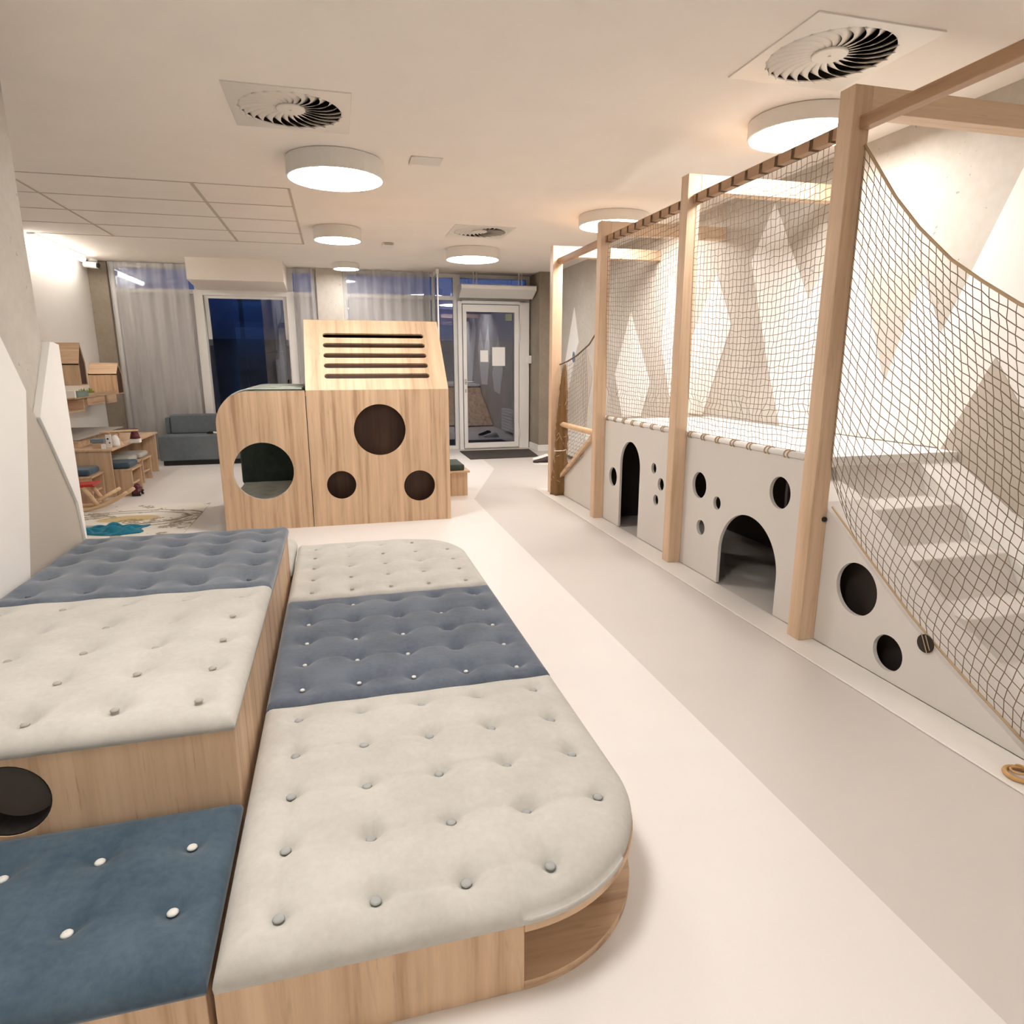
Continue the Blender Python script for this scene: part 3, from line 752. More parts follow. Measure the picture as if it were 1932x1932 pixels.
# curved padded roof rolls
for k in range(3):
    y0 = HY+.04+k*.385; y1 = y0+.34
    loopo = [(HX0-.03, 1.08)]+circ(NX0+rr+.03, 1.08-rr, rr, 14, math.pi/2, math.pi*.93)
    mb = MB(); vs = []; fs = []; m = 10; n = len(loopo)
    for i, (px, pz) in enumerate(loopo):
        if i == 0: nrm = (0, 1)
        else:
            a = math.atan2(pz-(1.08-rr), px-(NX0+rr+.03)); nrm = (math.cos(a), math.sin(a))
        for j in range(m+1):
            t = j/m; h = .034*math.sin(math.pi*t)**.4 if 0 < t < 1 else 0
            vs.append((px+nrm[0]*h, y0+(y1-y0)*t, pz+nrm[1]*h))
        vs.append((px-nrm[0]*.02, y1, pz-nrm[1]*.02)); vs.append((px-nrm[0]*.02, y0, pz-nrm[1]*.02))
    w_ = m+3
    for i in range(n-1):
        for j in range(w_):
            fs.append((i*w_+j, i*w_+(j+1) % w_, (i+1)*w_+(j+1) % w_, (i+1)*w_+j))
    fs.append(tuple(range(w_))); fs.append(tuple((n-1)*w_+j for j in range(w_-1, -1, -1)))
    mb.add(vs, fs); rp = mb.build('roof_pad', M['sage'], e, smooth=True)
    for yy in (y0+.012, y1-.012):
        q = MB(); q.tube([(px+(math.cos(math.atan2(pz-(1.08-rr), px-(NX0+rr+.03))) if i else 0)*.030, yy, pz+(math.sin(math.atan2(pz-(1.08-rr), px-(NX0+rr+.03))) if i else 1)*.030) for i, (px, pz) in enumerate(loopo)], .008, 6)
        q.build('piping', M['sagel'], rp, smooth=True)

e = empty('low_bench', (1.08, 6.5, 0), 'low oak box bench with dark green pad, peeking out right of the playhouse', 'bench')
mb = MB(); mb.box(.93, 1.222, 6.375, 6.80, 0, .235); mb.build('bench_box', M['wood_z'], e, bevel=.002)
mb = MB(); mb.box(.92, 1.245, 6.36, 6.815, .235, .255); mb.build('top_board', M['wood_x'], e, bevel=.002)
mb = MB(); mb.box(.93, 1.195, 6.38, 6.80, .255, .315); mb.build('pad', M['sage'], e, bevel=.015, segs=3)

# ================================================================== CLIMBING FRAME (right)
PX0, PX1 = 2.065, 2.15
PY = [(2.46, 2.545), (3.757, 3.842), (5.085, 5.17), (6.235, 6.32)]
ZP = 2.385
fr = empty('climbing_frame', (2.1, 4.2, .008), 'large climbing frame with oak posts and beams over a grey platform, arches and stairs', 'climbing frame')
for i, (a, b2) in enumerate(PY):
    mb = MB(); mb.box(PX0-(.014 if i == 3 else 0), PX1, a, b2, .008, ZP); mb.build('post', M['wood_post'], fr, bevel=.003)
    mb = MB(); mb.box(PX1+.0005, XR-.001, a, b2, 2.29, ZP); mb.build('cross_beam', M['wood_beamx'], fr, bevel=.003)
mb = MB(); mb.box(PX0, PX1, 1.15, 1.235, .008, ZP); mb.build('post', M['wood_post'], fr, bevel=.003)
spans = [(1.235, 2.46), (2.545, 3.757), (3.842, 5.085), (5.17, 6.235)]
for a, b2 in spans:
    mb = MB(); mb.box(2.10, 2.148, a+.0005, b2-.0005, 2.222, 2.272); mb.build('top_rail', M['wood_raily'], fr, bevel=.003)
for (a, b2), o_ in zip(spans[1:3], [x for x in bpy.data.objects if x.name.startswith('top_rail')][1:3]):
    for i in range(10):
        y = a+.06+(b2-a-.12)*i/9; mb = MB(); pts = []
        for t in range(31):
            u = t/30*3; ph = (u % 1)*4; q = int(ph); fq = ph-q; hx, hz = .0262, .0262
            cs = [(-hx, -hz), (hx, -hz), (hx, hz), (-hx, hz), (-hx, -hz)]
            pts.append((2.124+cs[q][0]*(1-fq)+cs[q+1][0]*fq, y+.008*u, 2.247+cs[q][1]*(1-fq)+cs[q+1][1]*fq))
        mb.tube(pts, .0020, 4); mb.build('lashing', M['rope'], o_)
mb = MB(); mb.lathe([(.0005, -.004), (.012, -.004), (.012, .004), (.0005, .004)], (0, 0, 0), 14, caps=False)
mb.v = [(2.135+v[0], 2.456+v[2], .60+v[1]) for v in mb.v]; mb.build('bolt_cap', M['black'], fr)
mb = MB(); mb.tube([(2.135, 5.17, .715), (2.135, 6.235, .715)], .026, 14); mb.build('grip_pole', M['wood_toy'], fr, smooth=True)

# platform with panels, deck, stairs, slide
pf = fr
TP = .020
def arch(yc, w_, h, n=24):
    r = w_/2; z = h-r*1.0
    return z, r
def arch_panel(y0, y1, a0, a1, zt, ztop, holes):
    """outline with arch notch from the floor; ellipse-topped arch spring at zs"""
    yc = (a0+a1)/2; r = (a1-a0)/2; zs = zt
    P = [(y0, .008), (a0, .008), (a0, zs)]
    top = ztop
    P += [(yc-r*math.cos(t*math.pi/28), zs+(top-zs)*math.sin(t*math.pi/28)) for t in range(1, 28)]
    P += [(a1, zs), (a1, .008), (y1, .008), (y1, .845), (y0, .845)]
    mb = MB(); mb.prism([P]+[list(reversed(circ(cy, cz, r2, 32))) for cy, cz, r2 in holes], YZ, 2.151, 2.151+TP)
    return mb.build('arched_panel', M['panel'], pf, bevel=.0012)
arch_panel(3.802, 5.125, 4.41, 4.765, .525, .715, [(4.90, .395, .078), (4.19, .572, .038), (4.075, .475, .045), (4.138, .352, .038)])
arch_panel(2.502, 3.798, 2.775, 3.318, .21, .482, [(3.573, .560, .082), (3.365, .489, .040), (3.528, .300, .048), (2.805, .657, .083)])
edge = [(2.498, .680), (2.449, .641), (2.241, .493), (1.96, .300), (1.80, .210), (1.64, .127), (1.53, .075), (1.42, .020)]
mb = MB(); mb.prism([[(1.42, .008), (2.498, .008)]+edge[:-1]+[(1.42, .018)], list(reversed(circ(2.24, .334, .117, 40))), list(reversed(circ(2.035, .125, .076, 36)))], YZ, 2.151, 2.151+TP)
mb.build('sloped_panel', M['panel'], pf, bevel=.0012)
mb = MB(); mb.prism([[(5.129, .008), (6.40, .008), (6.40, .02), (5.25, .72), (5.129, .76)]], YZ, 2.151, 2.151+TP)
mb.build('sloped_panel', M['panel'], pf, bevel=.0012)
mb = MB(); mb.prism([[(5.13, .72), (6.36, .0), (6.40, .03), (5.13, .775)]], YZ, 2.172, XR-.01); mb.build('ramp', M['wood_y'], pf)
mb = MB(); mb.prism([[(5.17, .74), (6.30, .075), (6.30, .115), (5.17, .78)]], YZ, 2.11, 2.150); mb.build('ramp_rail', M['wood_y'], pf, bevel=.003)
mb = MB(); mb.box(2.172, XR-.01, 2.72, 5.13, .79, .845); mb.build('deck', M['white'], pf, bevel=.004)
# stairs
run, rise = .27, .168; P = [(2.78, 0), (2.78, .80), (2.72, .80)]
ny, nz = 2.72, .80
for k in range(5):
    by = ny-.09; bz_ = nz-rise+.005
    if bz_ < .01: bz_ = .01
    P.append((by, bz_)); ny -= run; nz -= rise
    if nz > .02: P.append((ny, nz))
    else: break
P.append((P[-1][0]-.05, 0))
mb = MB(); mb.prism([P], YZ, 2.39, 2.90); mb.build('stairs', M['panel'], pf, bevel=.006)
line = lambda y, d=0: max(.008, .80-.62*(2.72-y)+d)
mb = MB(); mb.prism([[(2.78, .0), (2.78, .80), (2.72, .80), (1.44, line(1.44)), (1.43, 0)]], YZ, 2.90, XR-.01); mb.build('slide', M['white'], pf, bevel=.004)
cl = [(2.78, .76), (2.498, .672), (2.449, .633), (2.241, .485), (1.96, .292), (1.80, .202), (1.64, .119), (1.53, .067), (1.45, .020)]
mb = MB(); mb.prism([cl+[(y+.004, z-.014) for y, z in reversed(cl)]], YZ, 2.173, 2.40); mb.build('stair_curb', M['panel'], pf)
mb = MB(); mb.box(2.95, 2.965, 2.80, 5.12, .01, .785); mb.build('shade_sheet', M['lining'], pf)  # added sheet, darkness behind the arches put into its colour
mb = MB(); mb.box(2.18, 2.95, 5.10, 5.12, .01, .785); mb.build('shade_sheet', M['lining'], pf)  # added end sheet, painted as the dark under the deck
mb = MB(); mb.box(2.18, 2.95, 2.782, 2.80, .01, .785); mb.build('shade_sheet', M['lining'], pf)  # added end sheet on the stair side, painted as the dark within
mb = MB(); mb.lathe([(.0005, 0), (.036, 0), (.036, .006), (.0005, .006)], (0, 0, 0), 28, caps=False)
mb.v = [(2.142+v[2], 1.862+v[0], .243+v[1]) for v in mb.v]; cp = mb.build('round_hole_cap', M['lining'], pf)
mb = MB(); mb.tube([(2.139, 1.88, .278), (2.139, 1.845, .210)], .002, 5); mb.build('cord', M['rope_l'], cp)
mb = MB(); mb.tube([(2.139, 1.862, .278), (2.139, 1.835, .226)], .002, 5); mb.build('cord', M['rope_l'], cp)
mb = MB(); mb.box(2.18, 2.95, 2.80, 5.10, .775, .788); mb.build('deck_shade_sheet', M['lining'], pf)  # added sheet, shade under the deck put into its colour
mb = MB(); mb.prism([[(1.62, .01), (2.78, .01), (2.78, .73), (2.50, .655), (2.24, .465), (1.96, .272), (1.80, .182), (1.66, .11)]], YZ, 2.235, 2.245); mb.build('shade_sheet', M['lining'], pf)  # added sheet hiding the stair block, so the sloped panel's holes look dark
for y0, y1 in ((2.545, 3.757), (3.842, 5.085)):
    mb = MB(); mb.tube([(2.155, y0, .862), (2.155, y1, .862)], .0165, 12); bar = mb.build('net_bar', M['white'], pf, smooth=True)
    n = 8
    for i in range(n):
        y = y0+.06+(y1-y0-.12)*i/(n-1)
        q = MB(); pts = [(2.155+.020*math.cos(t*.5), y+.0022*t-.02, .862+.020*math.sin(t*.5)) for t in range(26)]
        q.tube(pts, .0035, 5); q.build('lashing', M['rope_l'], bar, smooth=True)

# nets --------------------------------------------------------------------------
def net(name, fn, nu, nv, r, mat, label, jit=.15, cat='net', skew=0, pts_per=1):
    """fn(u,v)->xyz with u,v in 0..1"""
    mb = MB(); rnd = random.Random(hash(label) % 1000 if False else len(label))
    G = [[Vector(fn((i+(rnd.uniform(-jit, jit) if 0 < i < nu else 0))/nu, (j+(rnd.uniform(-jit, jit) if 0 < j < nv else 0))/nv)) for j in range(nv+1)] for i in range(nu+1)]
    for i in range(nu+1): mb.tube(G[i], r, 4, cap=False)
    for j in range(nv+1): mb.tube([G[i][j] for i in range(nu+1)], r, 4, cap=False)
    o = mb.build(name, mat, None, smooth=True, recalc=False)
    return tag(o, label, cat)
def bay(y0, y1, ztop, zbot, bulge=.03):
    def f(u, v):
        s = math.sin(math.pi*u)
        z = ztop+(zbot-ztop)*v-.045*s*math.sin(math.pi*v)
        xb = 2.125+bulge*math.sin(math.pi*min(1, v*1.15))*s+.03*v*v
        if v > .85: xb += .02*math.sin(14*u)*(1-v)/.15
        return (xb, y0+(y1-y0)*u, z)
    return f
net('safety_net', bay(3.845, 5.082, 2.215, .882), 34, 40, .0014, M['net'], 'upright cord net between two middle oak posts, above the small arched opening')
net('safety_net', bay(2.548, 3.754, 2.215, .882), 34, 40, .0015, M['net'], 'upright cord net beside the tallest post, above the large arched opening')
# net over the stairs, from sagging rope to the panel edge
rope_pts = [(2.455, 2.165), (2.378, 2.070), (2.264, 1.928), (2.133, 1.793), (1.977, 1.659), (1.842, 1.570), (1.697, 1.483), (1.50, 1.40), (1.24, 1.36)]
def interp(P, y):
    for (a, za), (b2, zb) in zip(P[:-1], P[1:]):
        if b2 <= y <= a: return za+(zb-za)*(a-y)/(a-b2)
    return P[0][1] if y > P[0][0] else P[-1][1]
def nearnet(u, v):
    y = 2.455-(2.455-1.24)*u
    zt = interp(rope_pts, y); zb = interp(edge+[(1.2, .01)], y)+.02
    if u < .12: zb += (1-u/.12)*.10
    vv = v
    z = zt+(zb-zt)*vv
    x = 2.135+.10*math.sin(math.pi*min(1, v))**1.5*min(1, u*4)*(.4+v)
    y2 = y-.05*math.sin(math.pi*v)*math.sin(math.pi*u)
    if v > .93: x = x+(2.165-x)*(v-.93)/.07
    return (x, y2, z)
sn = net('stair_net', nearnet, 36, 36, .0017, M['net2'], 'drooping diamond net over the stairs, nearest the camera', .12)
mb = MB(); mb.tube([(2.135, y, z) for y, z in rope_pts], .006, 8); mb.build('border_rope', M['rope_l'], sn, smooth=True)
mb = MB(); mb.tube([(2.165, y, z+.018) for y, z in edge[1:]], .005, 8); mb.build('border_rope', M['rope_l'], sn, smooth=True)
# far net on its sagging rope with the gathered bundle at the last post
fr_pts = [(5.17, 1.62), (5.45, 1.46), (5.75, 1.37), (6.0, 1.32), (6.22, 1.29)]
def farnet(u, v):
    y = 5.55+(6.22-5.55)*u
    zt = interp(list(reversed(fr_pts)), y) if False else None
    for (a, za), (b2, zb) in zip(fr_pts[:-1], fr_pts[1:]):
        if a <= y <= b2: zt = za+(zb-za)*(y-a)/(b2-a)
    if zt is None: zt = 1.3
    zb = .12+(6.22-y)*.60
    k = (1-u)**1.5
    return (2.135+.03*math.sin(math.pi*v), y, zt+(zb-zt)*v-.05*k*v)
fn_ = net('side_net', farnet, 16, 26, .0016, M['net'], 'net drawn to the farthest post, below a slanting rope', .12)
mb = MB(); mb.tube([(2.13, y, z) for y, z in fr_pts], .007, 8); mb.build('border_rope', M['rope'], fn_, smooth=True)
e = empty('gathered_net', (2.16, 6.26, .008), 'bundle of brown net gathered upright against the farthest post', 'net')
mb = MB(); prof = []; rnd = random.Random(3); cx, cy = 2.160, 6.155
vs = []; fs = []; n = 26; H = 44
for j in range(H+1):
    t = j/H; z = .010+1.28*t
    rad = .062*(1-t)**.55*(1-.25*math.exp(-((t-.33)/.04)**2))+.010
    for k in range(n):
        a = 2*math.pi*k/n
        r_ = rad*(1+.22*math.sin(5*a+9*t)+.10*rnd.uniform(-1, 1))
        vs.append((cx-.045*(1-t)+r_*math.cos(a), cy+r_*math.sin(a)*.9, z))
for j in range(H):
    for k in range(n): fs.append((j*n+k, j*n+(k+1) % n, (j+1)*n+(k+1) % n, (j+1)*n+k))
fs.append(tuple(range(n-1, -1, -1))); fs.append(tuple(H*n+k for k in range(n)))
mb.add(vs, fs); mb.build('net_bundle', M['net_brown'], e, smooth=True)
mb = MB()
for k in range(30):
    a = rnd.uniform(0, 6.28); z = rnd.uniform(.02, 1.0); r_ = .062*(1-z/1.3)**.55+.014
    a2 = a+rnd.uniform(.5, 1.8); z2 = z+rnd.uniform(-.15, .15); z2 = max(.02, z2)
    mb.tube([(cx-.045*(1-z)+r_*math.cos(a+(a2-a)*s/5), cy+r_*math.sin(a+(a2-a)*s/5), z+(z2-z)*s/5) for s in range(6)], .003, 4)
mb.build('loose_cord', M['rope_l'], e, smooth=True)
mb = MB(); mb.tube([(cx-.035+.058*math.cos(t*.5), cy+.055*math.sin(t*.5), .44+.002*t) for t in range(20)], .005, 6); mb.build('tie', M['white'], e, smooth=True)
mb = MB(); mb.tube([(2.13+.0*t, 5.83+.018*math.cos(t*math.pi/8), 1.36+.045*math.sin(t*math.pi/8)) for t in range(16)], .006, 6, closed=True)
tag(mb.build('carabiner', M['blueclip'], smooth=True), 'blue metal carabiner clipped on the slanting rope near the farthest post', 'carabiner')
# rope ring near the camera
e = empty('rope_ring', (2.045, 1.375, .008), 'golden ring of coiled cord on the plinth at the right edge', 'ring')
mb = MB(); mb.tube([(2.045+.040*math.cos(t*math.pi/14), 1.375+.040*math.sin(t*math.pi/14), .016) for t in range(28)], .008, 8, closed=True); mb.build('outer_ring', M['brass'], e, smooth=True)
mb = MB(); mb.tube([(2.045+.03*math.cos(t*math.pi/10)*(1-.02*t), 1.375+.03*math.sin(t*math.pi/10)*(1-.02*t), .020+.0008*t) for t in range(26)], .004, 6); mb.build('inner_coil', M['brass'], e, smooth=True)
# radiator on right wall
e = empty('radiator', (3.1, 8.3, 0), 'low white perforated radiator cover behind the farthest net', 'radiator')
mb = MB(); mb.box(3.06, XR-.01, 7.55, 8.95, .06, .46); mb.build('cover', M['frame'], e, bevel=.006)
mb = MB()
for i in range(22):
    for j in range(6): mb.box(3.056, 3.0605, 7.62+i*.06, 7.645+i*.06, .11+j*.055, .125+j*.055)
mb.build('perforation', M['grid'], e)
mb = MB(); mb.box(XR-.04, XR-.0, YN, 9.485, 0, .0) if False else None

# ================================================================== DOOR AREA
mb = MB(); mb.prism([[(1.74, 8.84), (2.74, 8.86), (2.83, 9.68), (1.75, 9.72)]], XY, .0, .012)
tag(mb.build('door_mat', M['mat'], bevel=.003), 'dark brown door mat in front of the glass door', 'door mat')
def shoe(loc, rz, label, dark):
    e = empty('sneaker', loc, label, 'shoe', 'sneakers by the door')
    mb = MB(); secs = [(-.13, .030, .028), (-.10, .040, .075), (-.04, .042, .085), (.02, .044, .062), (.08, .046, .045), (.12, .040, .035), (.145, .02, .022)]
    n = 12; vs = []; fs = []
    for (y, w_, h) in secs:
        for k in range(n):
            a = 2*math.pi*k/n; vs.append((loc[0]+w_*math.cos(a), loc[1]+y, loc[2]+.022+max(0, math.sin(a))*h))
    for i in range(len(secs)-1):
        for k in range(n): fs.append((i*n+k, i*n+(k+1) % n, (i+1)*n+(k+1) % n, (i+1)*n+k))
    fs += [tuple(range(n)), tuple((len(secs)-1)*n+k for k in range(n))]
    mb.add(vs, fs); mb.build('upper', M['rubber'] if dark else M['white'], e, smooth=True)
    mb = MB(); out = [(loc[0]+math.copysign(abs(math.cos(a))**.8, math.cos(a))*.050, loc[1]+math.sin(a)*.150) for a in [2*math.pi*k/24 for k in range(24)]]
    mb.prism([out], XY, loc[2], loc[2]+.026); mb.build('sole', M['white'], e)
    e.rotation_euler = (0, 0, rz)
shoe((2.60, 8.18, 0), R(72), 'black and white sneaker nearer the camera, left of the farthest post', True)
shoe((2.66, 8.42, 0), R(80), 'all-white sneaker behind the black and white one', False)

# ================================================================== LEFT CORNER
# sofa
e = empty('sofa', (-1.4, 9.6, 0), 'low grey-blue block sofa under the window', 'sofa')
mb = MB(); mb.box(-2.23, -.55, 9.32, 9.76, 0, .065); mb.build('plinth', M['black'], e)
mb = MB(); mb.box(-2.26, -.52, 9.286, 9.79, .065, .385); mb.build('seat', M['sofa'], e, bevel=.015, segs=3)
mb = MB(); mb.box(-2.17, -.55, 9.62, 9.77, .385, .64); mb.build('backrest', M['sofa'], e, bevel=.02, segs=3)
mb = MB(); mb.box(-2.235, -2.175, 9.64, 9.76, .385, .60); mb.build('side_bolster', M['sofa'], e, bevel=.015, segs=3)
e = empty('toy_whistle', (-1.62, 9.45, .385), 'small dark toy with a white end lying on the sofa seat', 'toy')
mb = MB(); mb.tube([(-1.70, 9.45, .402), (-1.66, 9.45, .412), (-1.62, 9.45, .408)], [.010, .02, .014], 10); mb.build('dark_body', M['rubber'], e, smooth=True)
mb = MB(); mb.tube([(-1.62, 9.45, .405), (-1.57, 9.45, .400)], [.016, .012], 10); mb.build('white_end', M['white'], e, smooth=True)

# table
e = empty('play_table', (-2.55, 8.0, 0), 'long low oak play table along the far left wall', 'table')
mb = MB(); mb.box(XLF+.002, -2.165, 7.18, 8.92, .462, .482); mb.build('tabletop', M['wood_y'], e, bevel=.002)
for y in (7.20, 8.88):
    mb = MB(); mb.box(XLF+.002, -2.19, y, y+.022, 0, .461); mb.build('end_panel', M['wood_z'], e, bevel=.002)
mb = MB(); mb.box(-2.98, -2.96, 7.222, 8.88, .15, .46); mb.build('back_panel', M['wood_y'], e)
e = empty('storage_box', (-2.72, 7.5, .482), 'flat oak box with grey lid on the table against the wall', 'box')
mb = MB(); mb.box(-2.95, -2.52, 7.38, 7.40, .482, .552); mb.box(-2.54, -2.52, 7.40, 8.3, .482, .55); mb.build('box_side', M['wood_x'], e)
mb = MB(); mb.add([(-2.96, 7.37, .555), (-2.51, 7.37, .555), (-2.36, 8.3, .60), (-2.96, 8.3, .60), (-2.96, 7.37, .563), (-2.51, 7.37, .563), (-2.36, 8.3, .608), (-2.96, 8.3, .608)],
    [(0, 1, 2, 3), (4, 5, 6, 7), (0, 1, 5, 4), (1, 2, 6, 5), (2, 3, 7, 6), (3, 0, 4, 7)]); mb.build('lid', M['lid'], e)
# things on the table
e = empty('toy_crate', (-2.31, 7.36, .482), 'little wooden toy house with grey-blue roof on the table corner', 'toy')
mb = MB(); mb.box(-2.37, -2.27, 7.29, 7.37, .482, .535); mb.build('body', M['wood_x'], e, bevel=.003)
mb = MB(); mb.box(-2.38, -2.26, 7.28, 7.38, .537, .575); mb.build('roof', M['greyblue'], e, bevel=.004)
mb = MB(); mb.box(-2.255, -2.205, 7.325, 7.335, .482, .612); o = mb.build('picture_block', M['mural_white'], None, bevel=.002)
tag(o, 'upright white picture block with dark spots on the table', 'toy')
for (px, pz, r_) in ((-2.235, .57, .009), (-2.222, .53, .007)):
    q = MB(); q.tube([(px, 7.3255, pz), (px, 7.3235, pz)], r_, 12); q.build('dark_spot', M['rubber'], o)
mb = MB(); mb.box(-2.265, -2.222, 7.20, 7.212, .482, .530); o = mb.build('picture_tile', M['mural_white'], None, bevel=.004); tag(o, 'small white tile leaning in front of the picture block', 'toy')
mb = MB(); mb.lathe([(.038, 0), (.040, .03), (.034, .08), (.022, .105), (.006, .115)], (-2.165-.03, 7.42, .482), 18); tag(mb.build('toy_skittle', M['mural_white'], smooth=True), 'white bell-shaped toy skittle on the table edge', 'toy')
e = empty('toy_plane', (-2.2, 7.6, .482), 'wooden toy plane with broad pale wing standing on the table', 'toy')
mb = MB(); mb.prism([[(-2.36, 7.50), (-2.30, 7.47), (-2.04, 7.58), (-2.03, 7.63), (-2.10, 7.66)]], XY, .618, .630); mb.build('wing', M['wood_toy'], e, bevel=.003)
mb = MB(); mb.tube([(-2.20, 7.57, .49), (-2.20, 7.57, .62)], .010, 8); mb.build('stand', M['wood_toy'], e)
mb = MB(); mb.lathe([(.035, 0), (.03, .0), (.02, .04), (.02, .0)], (-2.20, 7.57, .482), 14); mb.build('foot', M['wood_toy'], e)
e = empty('toy_mill', (-2.13, 7.55, .482), 'maroon and white toy mill beside the plane on the table', 'toy')
mb = MB(); mb.lathe([(.050, .047), (.042, .08), (.030, .12), (.040, .150)], (-2.095, 7.72, .482), 16); mb.build('upper_body', M['maroon'], e, smooth=True)
mb = MB(); mb.box(-2.145, -2.045+.0, 7.68, 7.76, .4825, .5285); mb.build('base', M['mural_white'], e, bevel=.008)

# stools
def stool(loc, rz, label, cmat, wth=.30, dp=.34, h=.27):
    e = empty('stool', loc, label, 'stool', 'small oak stools at the play table')
    x, y, z = loc; wx = wth/2; wy = dp/2; t = .018
    mb = MB(); mb.box(x-wx, x+wx, y-wy, y-wy+t, z, z+h-t); mb.build('side_board', M['wood_z'], e, bevel=.002)
    mb = MB(); mb.box(x-wx, x+wx, y+wy-t, y+wy, z, z+h-t); mb.build('side_board', M['wood_z'], e, bevel=.002)
    mb = MB(); mb.box(x-wx-.01, x+wx+.01, y-wy-.01, y+wy+.01, z+h-t, z+h); mb.build('seat_board', M['wood_y'], e, bevel=.003)
    mb = MB(); mb.box(x-wx+.02, x+wx-.02, y-wy+t, y+wy-t, z+.10, z+.12); mb.build('cross_board', M['wood_y'], e)
    mb = MB(); mb.box(x-wx+.015, x+wx-.015, y-wy+.015, y+wy-.015, z+h, z+h+.062); mb.build('seat_pad', cmat, e, bevel=.026, segs=4)
    e.rotation_euler = (0, 0, rz); return e
stool((-2.19, 7.42, 0), 0, 'oak stool with dark blue pad pushed under the near end of the play table', M['deep'])
stool((-2.42, 7.005, 0), R(0), 'oak stool with dark blue pad before the table, behind the rocking toy', M['deep'])
stool((-2.30, 7.82, 0), 0, 'oak stool with pale pad, second under the play table', M['sagel'])
stool((-2.28, 8.18, 0), 0, 'oak stool with cream pad, farthest under the play table', M['cream'])
e = empty('toy_train', (-2.0, 7.26, 0), 'dark toy engine with white wheel hubs on the floor beside the stool', 'toy')
mb = MB(); mb.box(-2.03, -1.985, 7.18, 7.34, .03, .075); mb.tube([(-2.01, 7.20, .09), (-2.01, 7.30, .09)], .022, 12); mb.build('engine_body', M['maroon'], e, bevel=.003)
for y in (7.205, 7.315):
    mb = MB(); mb.tube([(-2.045, y, .024), (-1.97, y, .024)], .024, 14); wo = mb.build('wheel', M['rubber'], e)
    mb = MB(); mb.tube([(-2.048, y, .024), (-1.967, y, .024)], .009, 10); mb.build('hub', M['mural_white'], wo)

# rocking toy
e = empty('rocking_toy', (-2.2, 6.6, .006), 'wooden rocking toy with a red seat on curved runners, on the rug', 'rocking toy')
for yy in (6.46, 6.68):
    pts = []
    for k in range(15):
        t = k/14; x = -2.62+.74*t; zz = .024+.145*((t-.45)/.55)**2*(1 if t > .45 else .8)
        pts.append((x, yy+.02, zz))
    mb = MB(); mb.tube(pts, .017, 8); mb.build('runner', M['wood_toy'], e, smooth=True)
mb = MB(); mb.add([(-2.62, 6.49, .235), (-2.62, 6.70, .235), (-2.15, 6.49, .255), (-2.15, 6.70, .255), (-2.62, 6.49, .205), (-2.62, 6.70, .205), (-2.15, 6.49, .232), (-2.15, 6.70, .232)],
    [(0, 2, 3, 1), (4, 5, 7, 6), (0, 4, 6, 2), (1, 3, 7, 5), (0, 1, 5, 4), (2, 6, 7, 3)]); mb.build('seat', M['red'], e, bevel=.005)
for yy in (6.50, 6.68):
    for (xa, xb) in ((-2.23, -2.13), (-2.52, -2.58)):
        mb = MB(); mb.tube([(xa, yy, .225), (xb, yy, .05)], .020, 8); mb.build('leg', M['wood_toy'], e, smooth=True)
mb = MB(); mb.tube([(-2.16, 6.58, .085), (-2.03, 6.80, .155)], .017, 8); mb.build('foot_rest', M['wood_toy'], e, smooth=True)

# rug and cloth
e = None
mb = MB(); mb.box(-2.75, -1.225, 5.42, 6.68, 0, .006); o = mb.build('rug', M['rug'])
me = o.data
for v in me.vertices: v.co -= Vector((-1.78, 6.10, 0))
o.location = (-1.78, 6.10, 0)
tag(o, 'cream printed play rug with brown drawing on the floor at left', 'rug')
mb = MB(); mb.box(-.0, .0, 0, 0, 0, 0) if False else None
mb = MB(); mb.box(-1.232, -1.220, 5.42, 6.685, .0005, .009); q = mb.build('rug_border', M['grid'], o)
q.parent = None; q.parent = o; q.location = -o.location
mb = MB(); vs = []; fs = []; nx, ny = 46, 26; rnd = random.Random(5)
for j in range(ny+1):
    for i in range(nx+1):
        s, t = i/nx, j/ny
        x = -2.06+.50*s+.02*math.sin(9*t); y = 5.56+.25*t+.03*math.sin(6*s+1)-.05*s*(1-t)
        edgef = min(1, 6*min(s, 1-s, t, 1-t))
        z = .008+edgef*(.018+.016*math.sin(9*s+4*t)+.012*math.sin(21*s-11*t)+.010*math.sin(15*t+3*s))
        vs.append((x, y, max(.008, z)))
for j in range(ny):
    for i in range(nx): a = j*(nx+1)+i; fs.append((a, a+1, a+nx+2, a+nx+1))
mb.add(vs, fs); o = mb.build('teal_cloth', M['teal'], smooth=True, recalc=False); sd = o.modifiers.new('s', 'SOLIDIFY'); sd.thickness = .002; sd.offset = 1
tag(o, 'crumpled teal cloth lying on the rug by the pier', 'cloth')

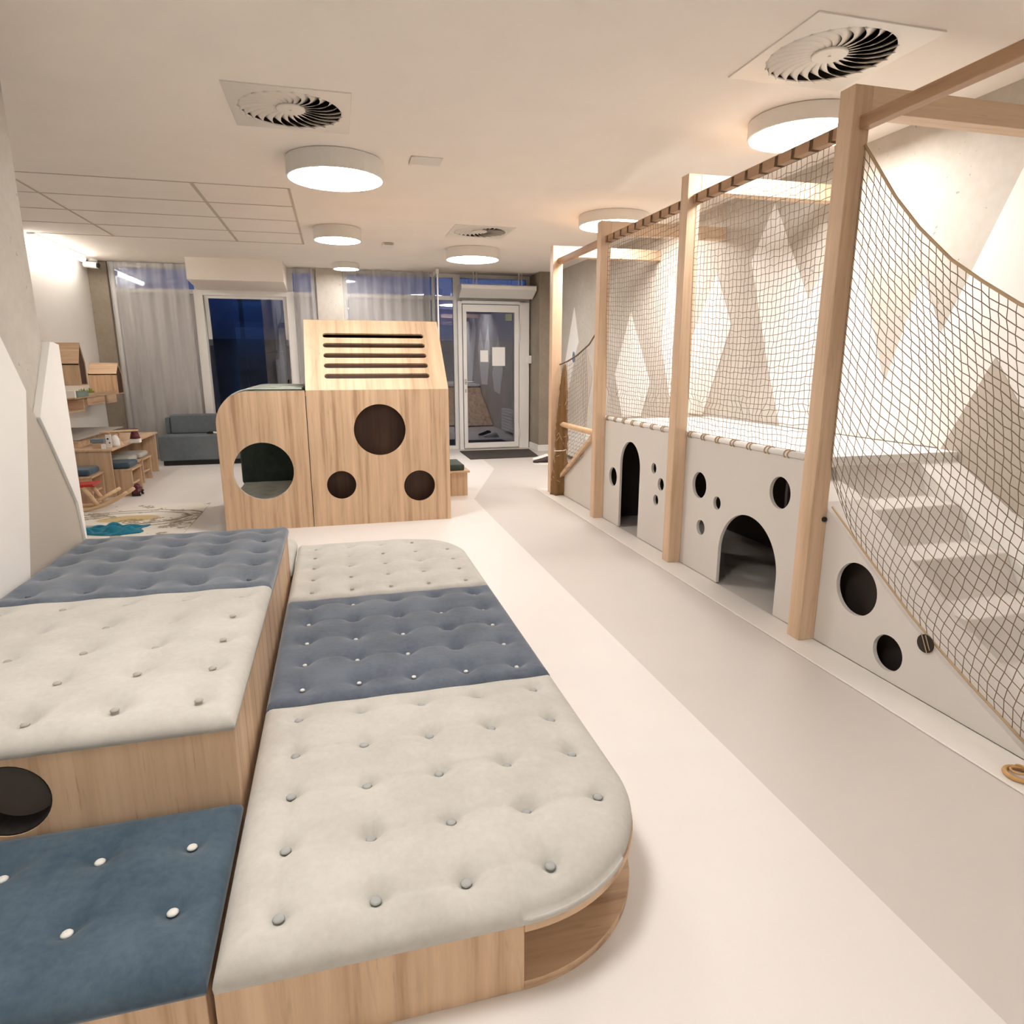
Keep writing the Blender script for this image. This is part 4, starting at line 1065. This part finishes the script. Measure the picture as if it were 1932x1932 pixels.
# house shelves on the far left wall
def house_shelf(y0, y1, z0, ze, za, label):
    e = empty('house_shelf', (XLF, (y0+y1)/2, z0), label, 'wall shelf', 'house-shaped wall shelves')
    t = .012; xf = -2.68; xb = XLF+.002; ym = (y0+y1)/2
    mb = MB(); mb.box(xb, xf, y0, y0+t, z0, ze-.004); mb.build('side_board', M['wood_z'], e)
    mb = MB(); mb.box(xb, xf, y1-t, y1, z0, ze-.004); mb.build('side_board', M['wood_z'], e)
    mb = MB(); mb.box(xb, xf, y0+t, y1-t, z0, z0+t); mb.build('bottom_board', M['wood_x'], e)
    for (a, b2) in (((y0, ze), (ym, za)), ((ym, za), (y1, ze))):
        mb = MB(); mb.prism([[a, b2, (b2[0], b2[1]-t*1.4), (a[0], a[1]-t*1.4)]], YZ, xb, xf); mb.build('roof_board', M['wood_x'], e)
    mb = MB(); mb.prism([[(y0+t, z0+t), (y1-t, z0+t), (y1-t, ze-.01), (ym, za-.02), (y0+t, ze-.01)]], YZ, xf-.014, xf-.008); mb.build('dark_front_fill', M['wood_in'], e)  # added sheet just inside the opening, stands in for the dark interior
house_shelf(8.195, 8.40, 1.07, 1.305, 1.525, 'larger oak house-shaped shelf on the left wall, nearer the pier')
house_shelf(9.43, 9.665, .925, 1.18, 1.312, 'smaller oak house-shaped shelf beside the far concrete column')
e = empty('wall_shelf', (XLF, 8.7, .93), 'long oak wall shelf with a lip, below the house-shaped shelves', 'wall shelf')
mb = MB(); mb.box(XLF+.002, -2.70, 8.0, 9.40, .930, .945); mb.build('shelf_board', M['wood_y'], e, bevel=.002)
mb = MB(); mb.box(-2.712, -2.70, 8.42, 9.40, .945, .975); mb.build('front_lip', M['wood_y'], e)
mb = MB(); mb.box(XLF+.002, -2.72, 8.42, 9.02, .84, .93); mb.build('lower_tray', M['wood_y'], e)
mb = MB(); mb.box(-2.71, -2.69, 9.02, 9.36, .83, .93); mb.build('end_piece', M['wood_y'], e, bevel=.004)
e = empty('open_box_shelf', (XLF, 7.9, .80), 'square oak box shelf low on the left wall beside the pier', 'wall shelf')
mb = MB(); mb.box(XLF+.002, -2.68, 8.175, 8.190, .80, .925); mb.build('side_board', M['wood_x'], e)
mb = MB(); mb.box(XLF+.002, -2.68, 7.60, 8.175, .80, .815); mb.build('bottom_board', M['wood_y'], e)
mb = MB(); mb.box(XLF+.002, -2.68, 7.60, 7.615, .815, .955); mb.build('side_board', M['wood_x'], e)
mb = MB(); mb.box(-2.80, -2.70, 8.02, 8.06, .945, 1.02); tag(mb.build('white_box', M['mural_white'], bevel=.003), 'small white box on the wall shelf under the larger house-shaped one', 'box')
mb = MB(); mb.box(-2.93, -2.70, 8.10, 8.44, .945, .985); mb.box(-2.92, -2.71, 8.11, 8.43, .985, 1.005)
tag(mb.build('picture_book', M['greygreen'], bevel=.003), 'grey-green picture books lying flat on the wall shelf', 'book')
mb = MB()
rnd = random.Random(2)
for k in range(16):
    x, y = rnd.uniform(-2.88, -2.74), rnd.uniform(8.50, 8.74); mb.tube([(x, y, .947), (x+rnd.uniform(-.03, .03), y+rnd.uniform(-.04, .04), .985+rnd.uniform(0, .04))], [.018, .006], 6)
tag(mb.build('green_toy', M['green'], smooth=True), 'olive green bristly toy on the wall shelf between the house-shaped ones', 'toy')
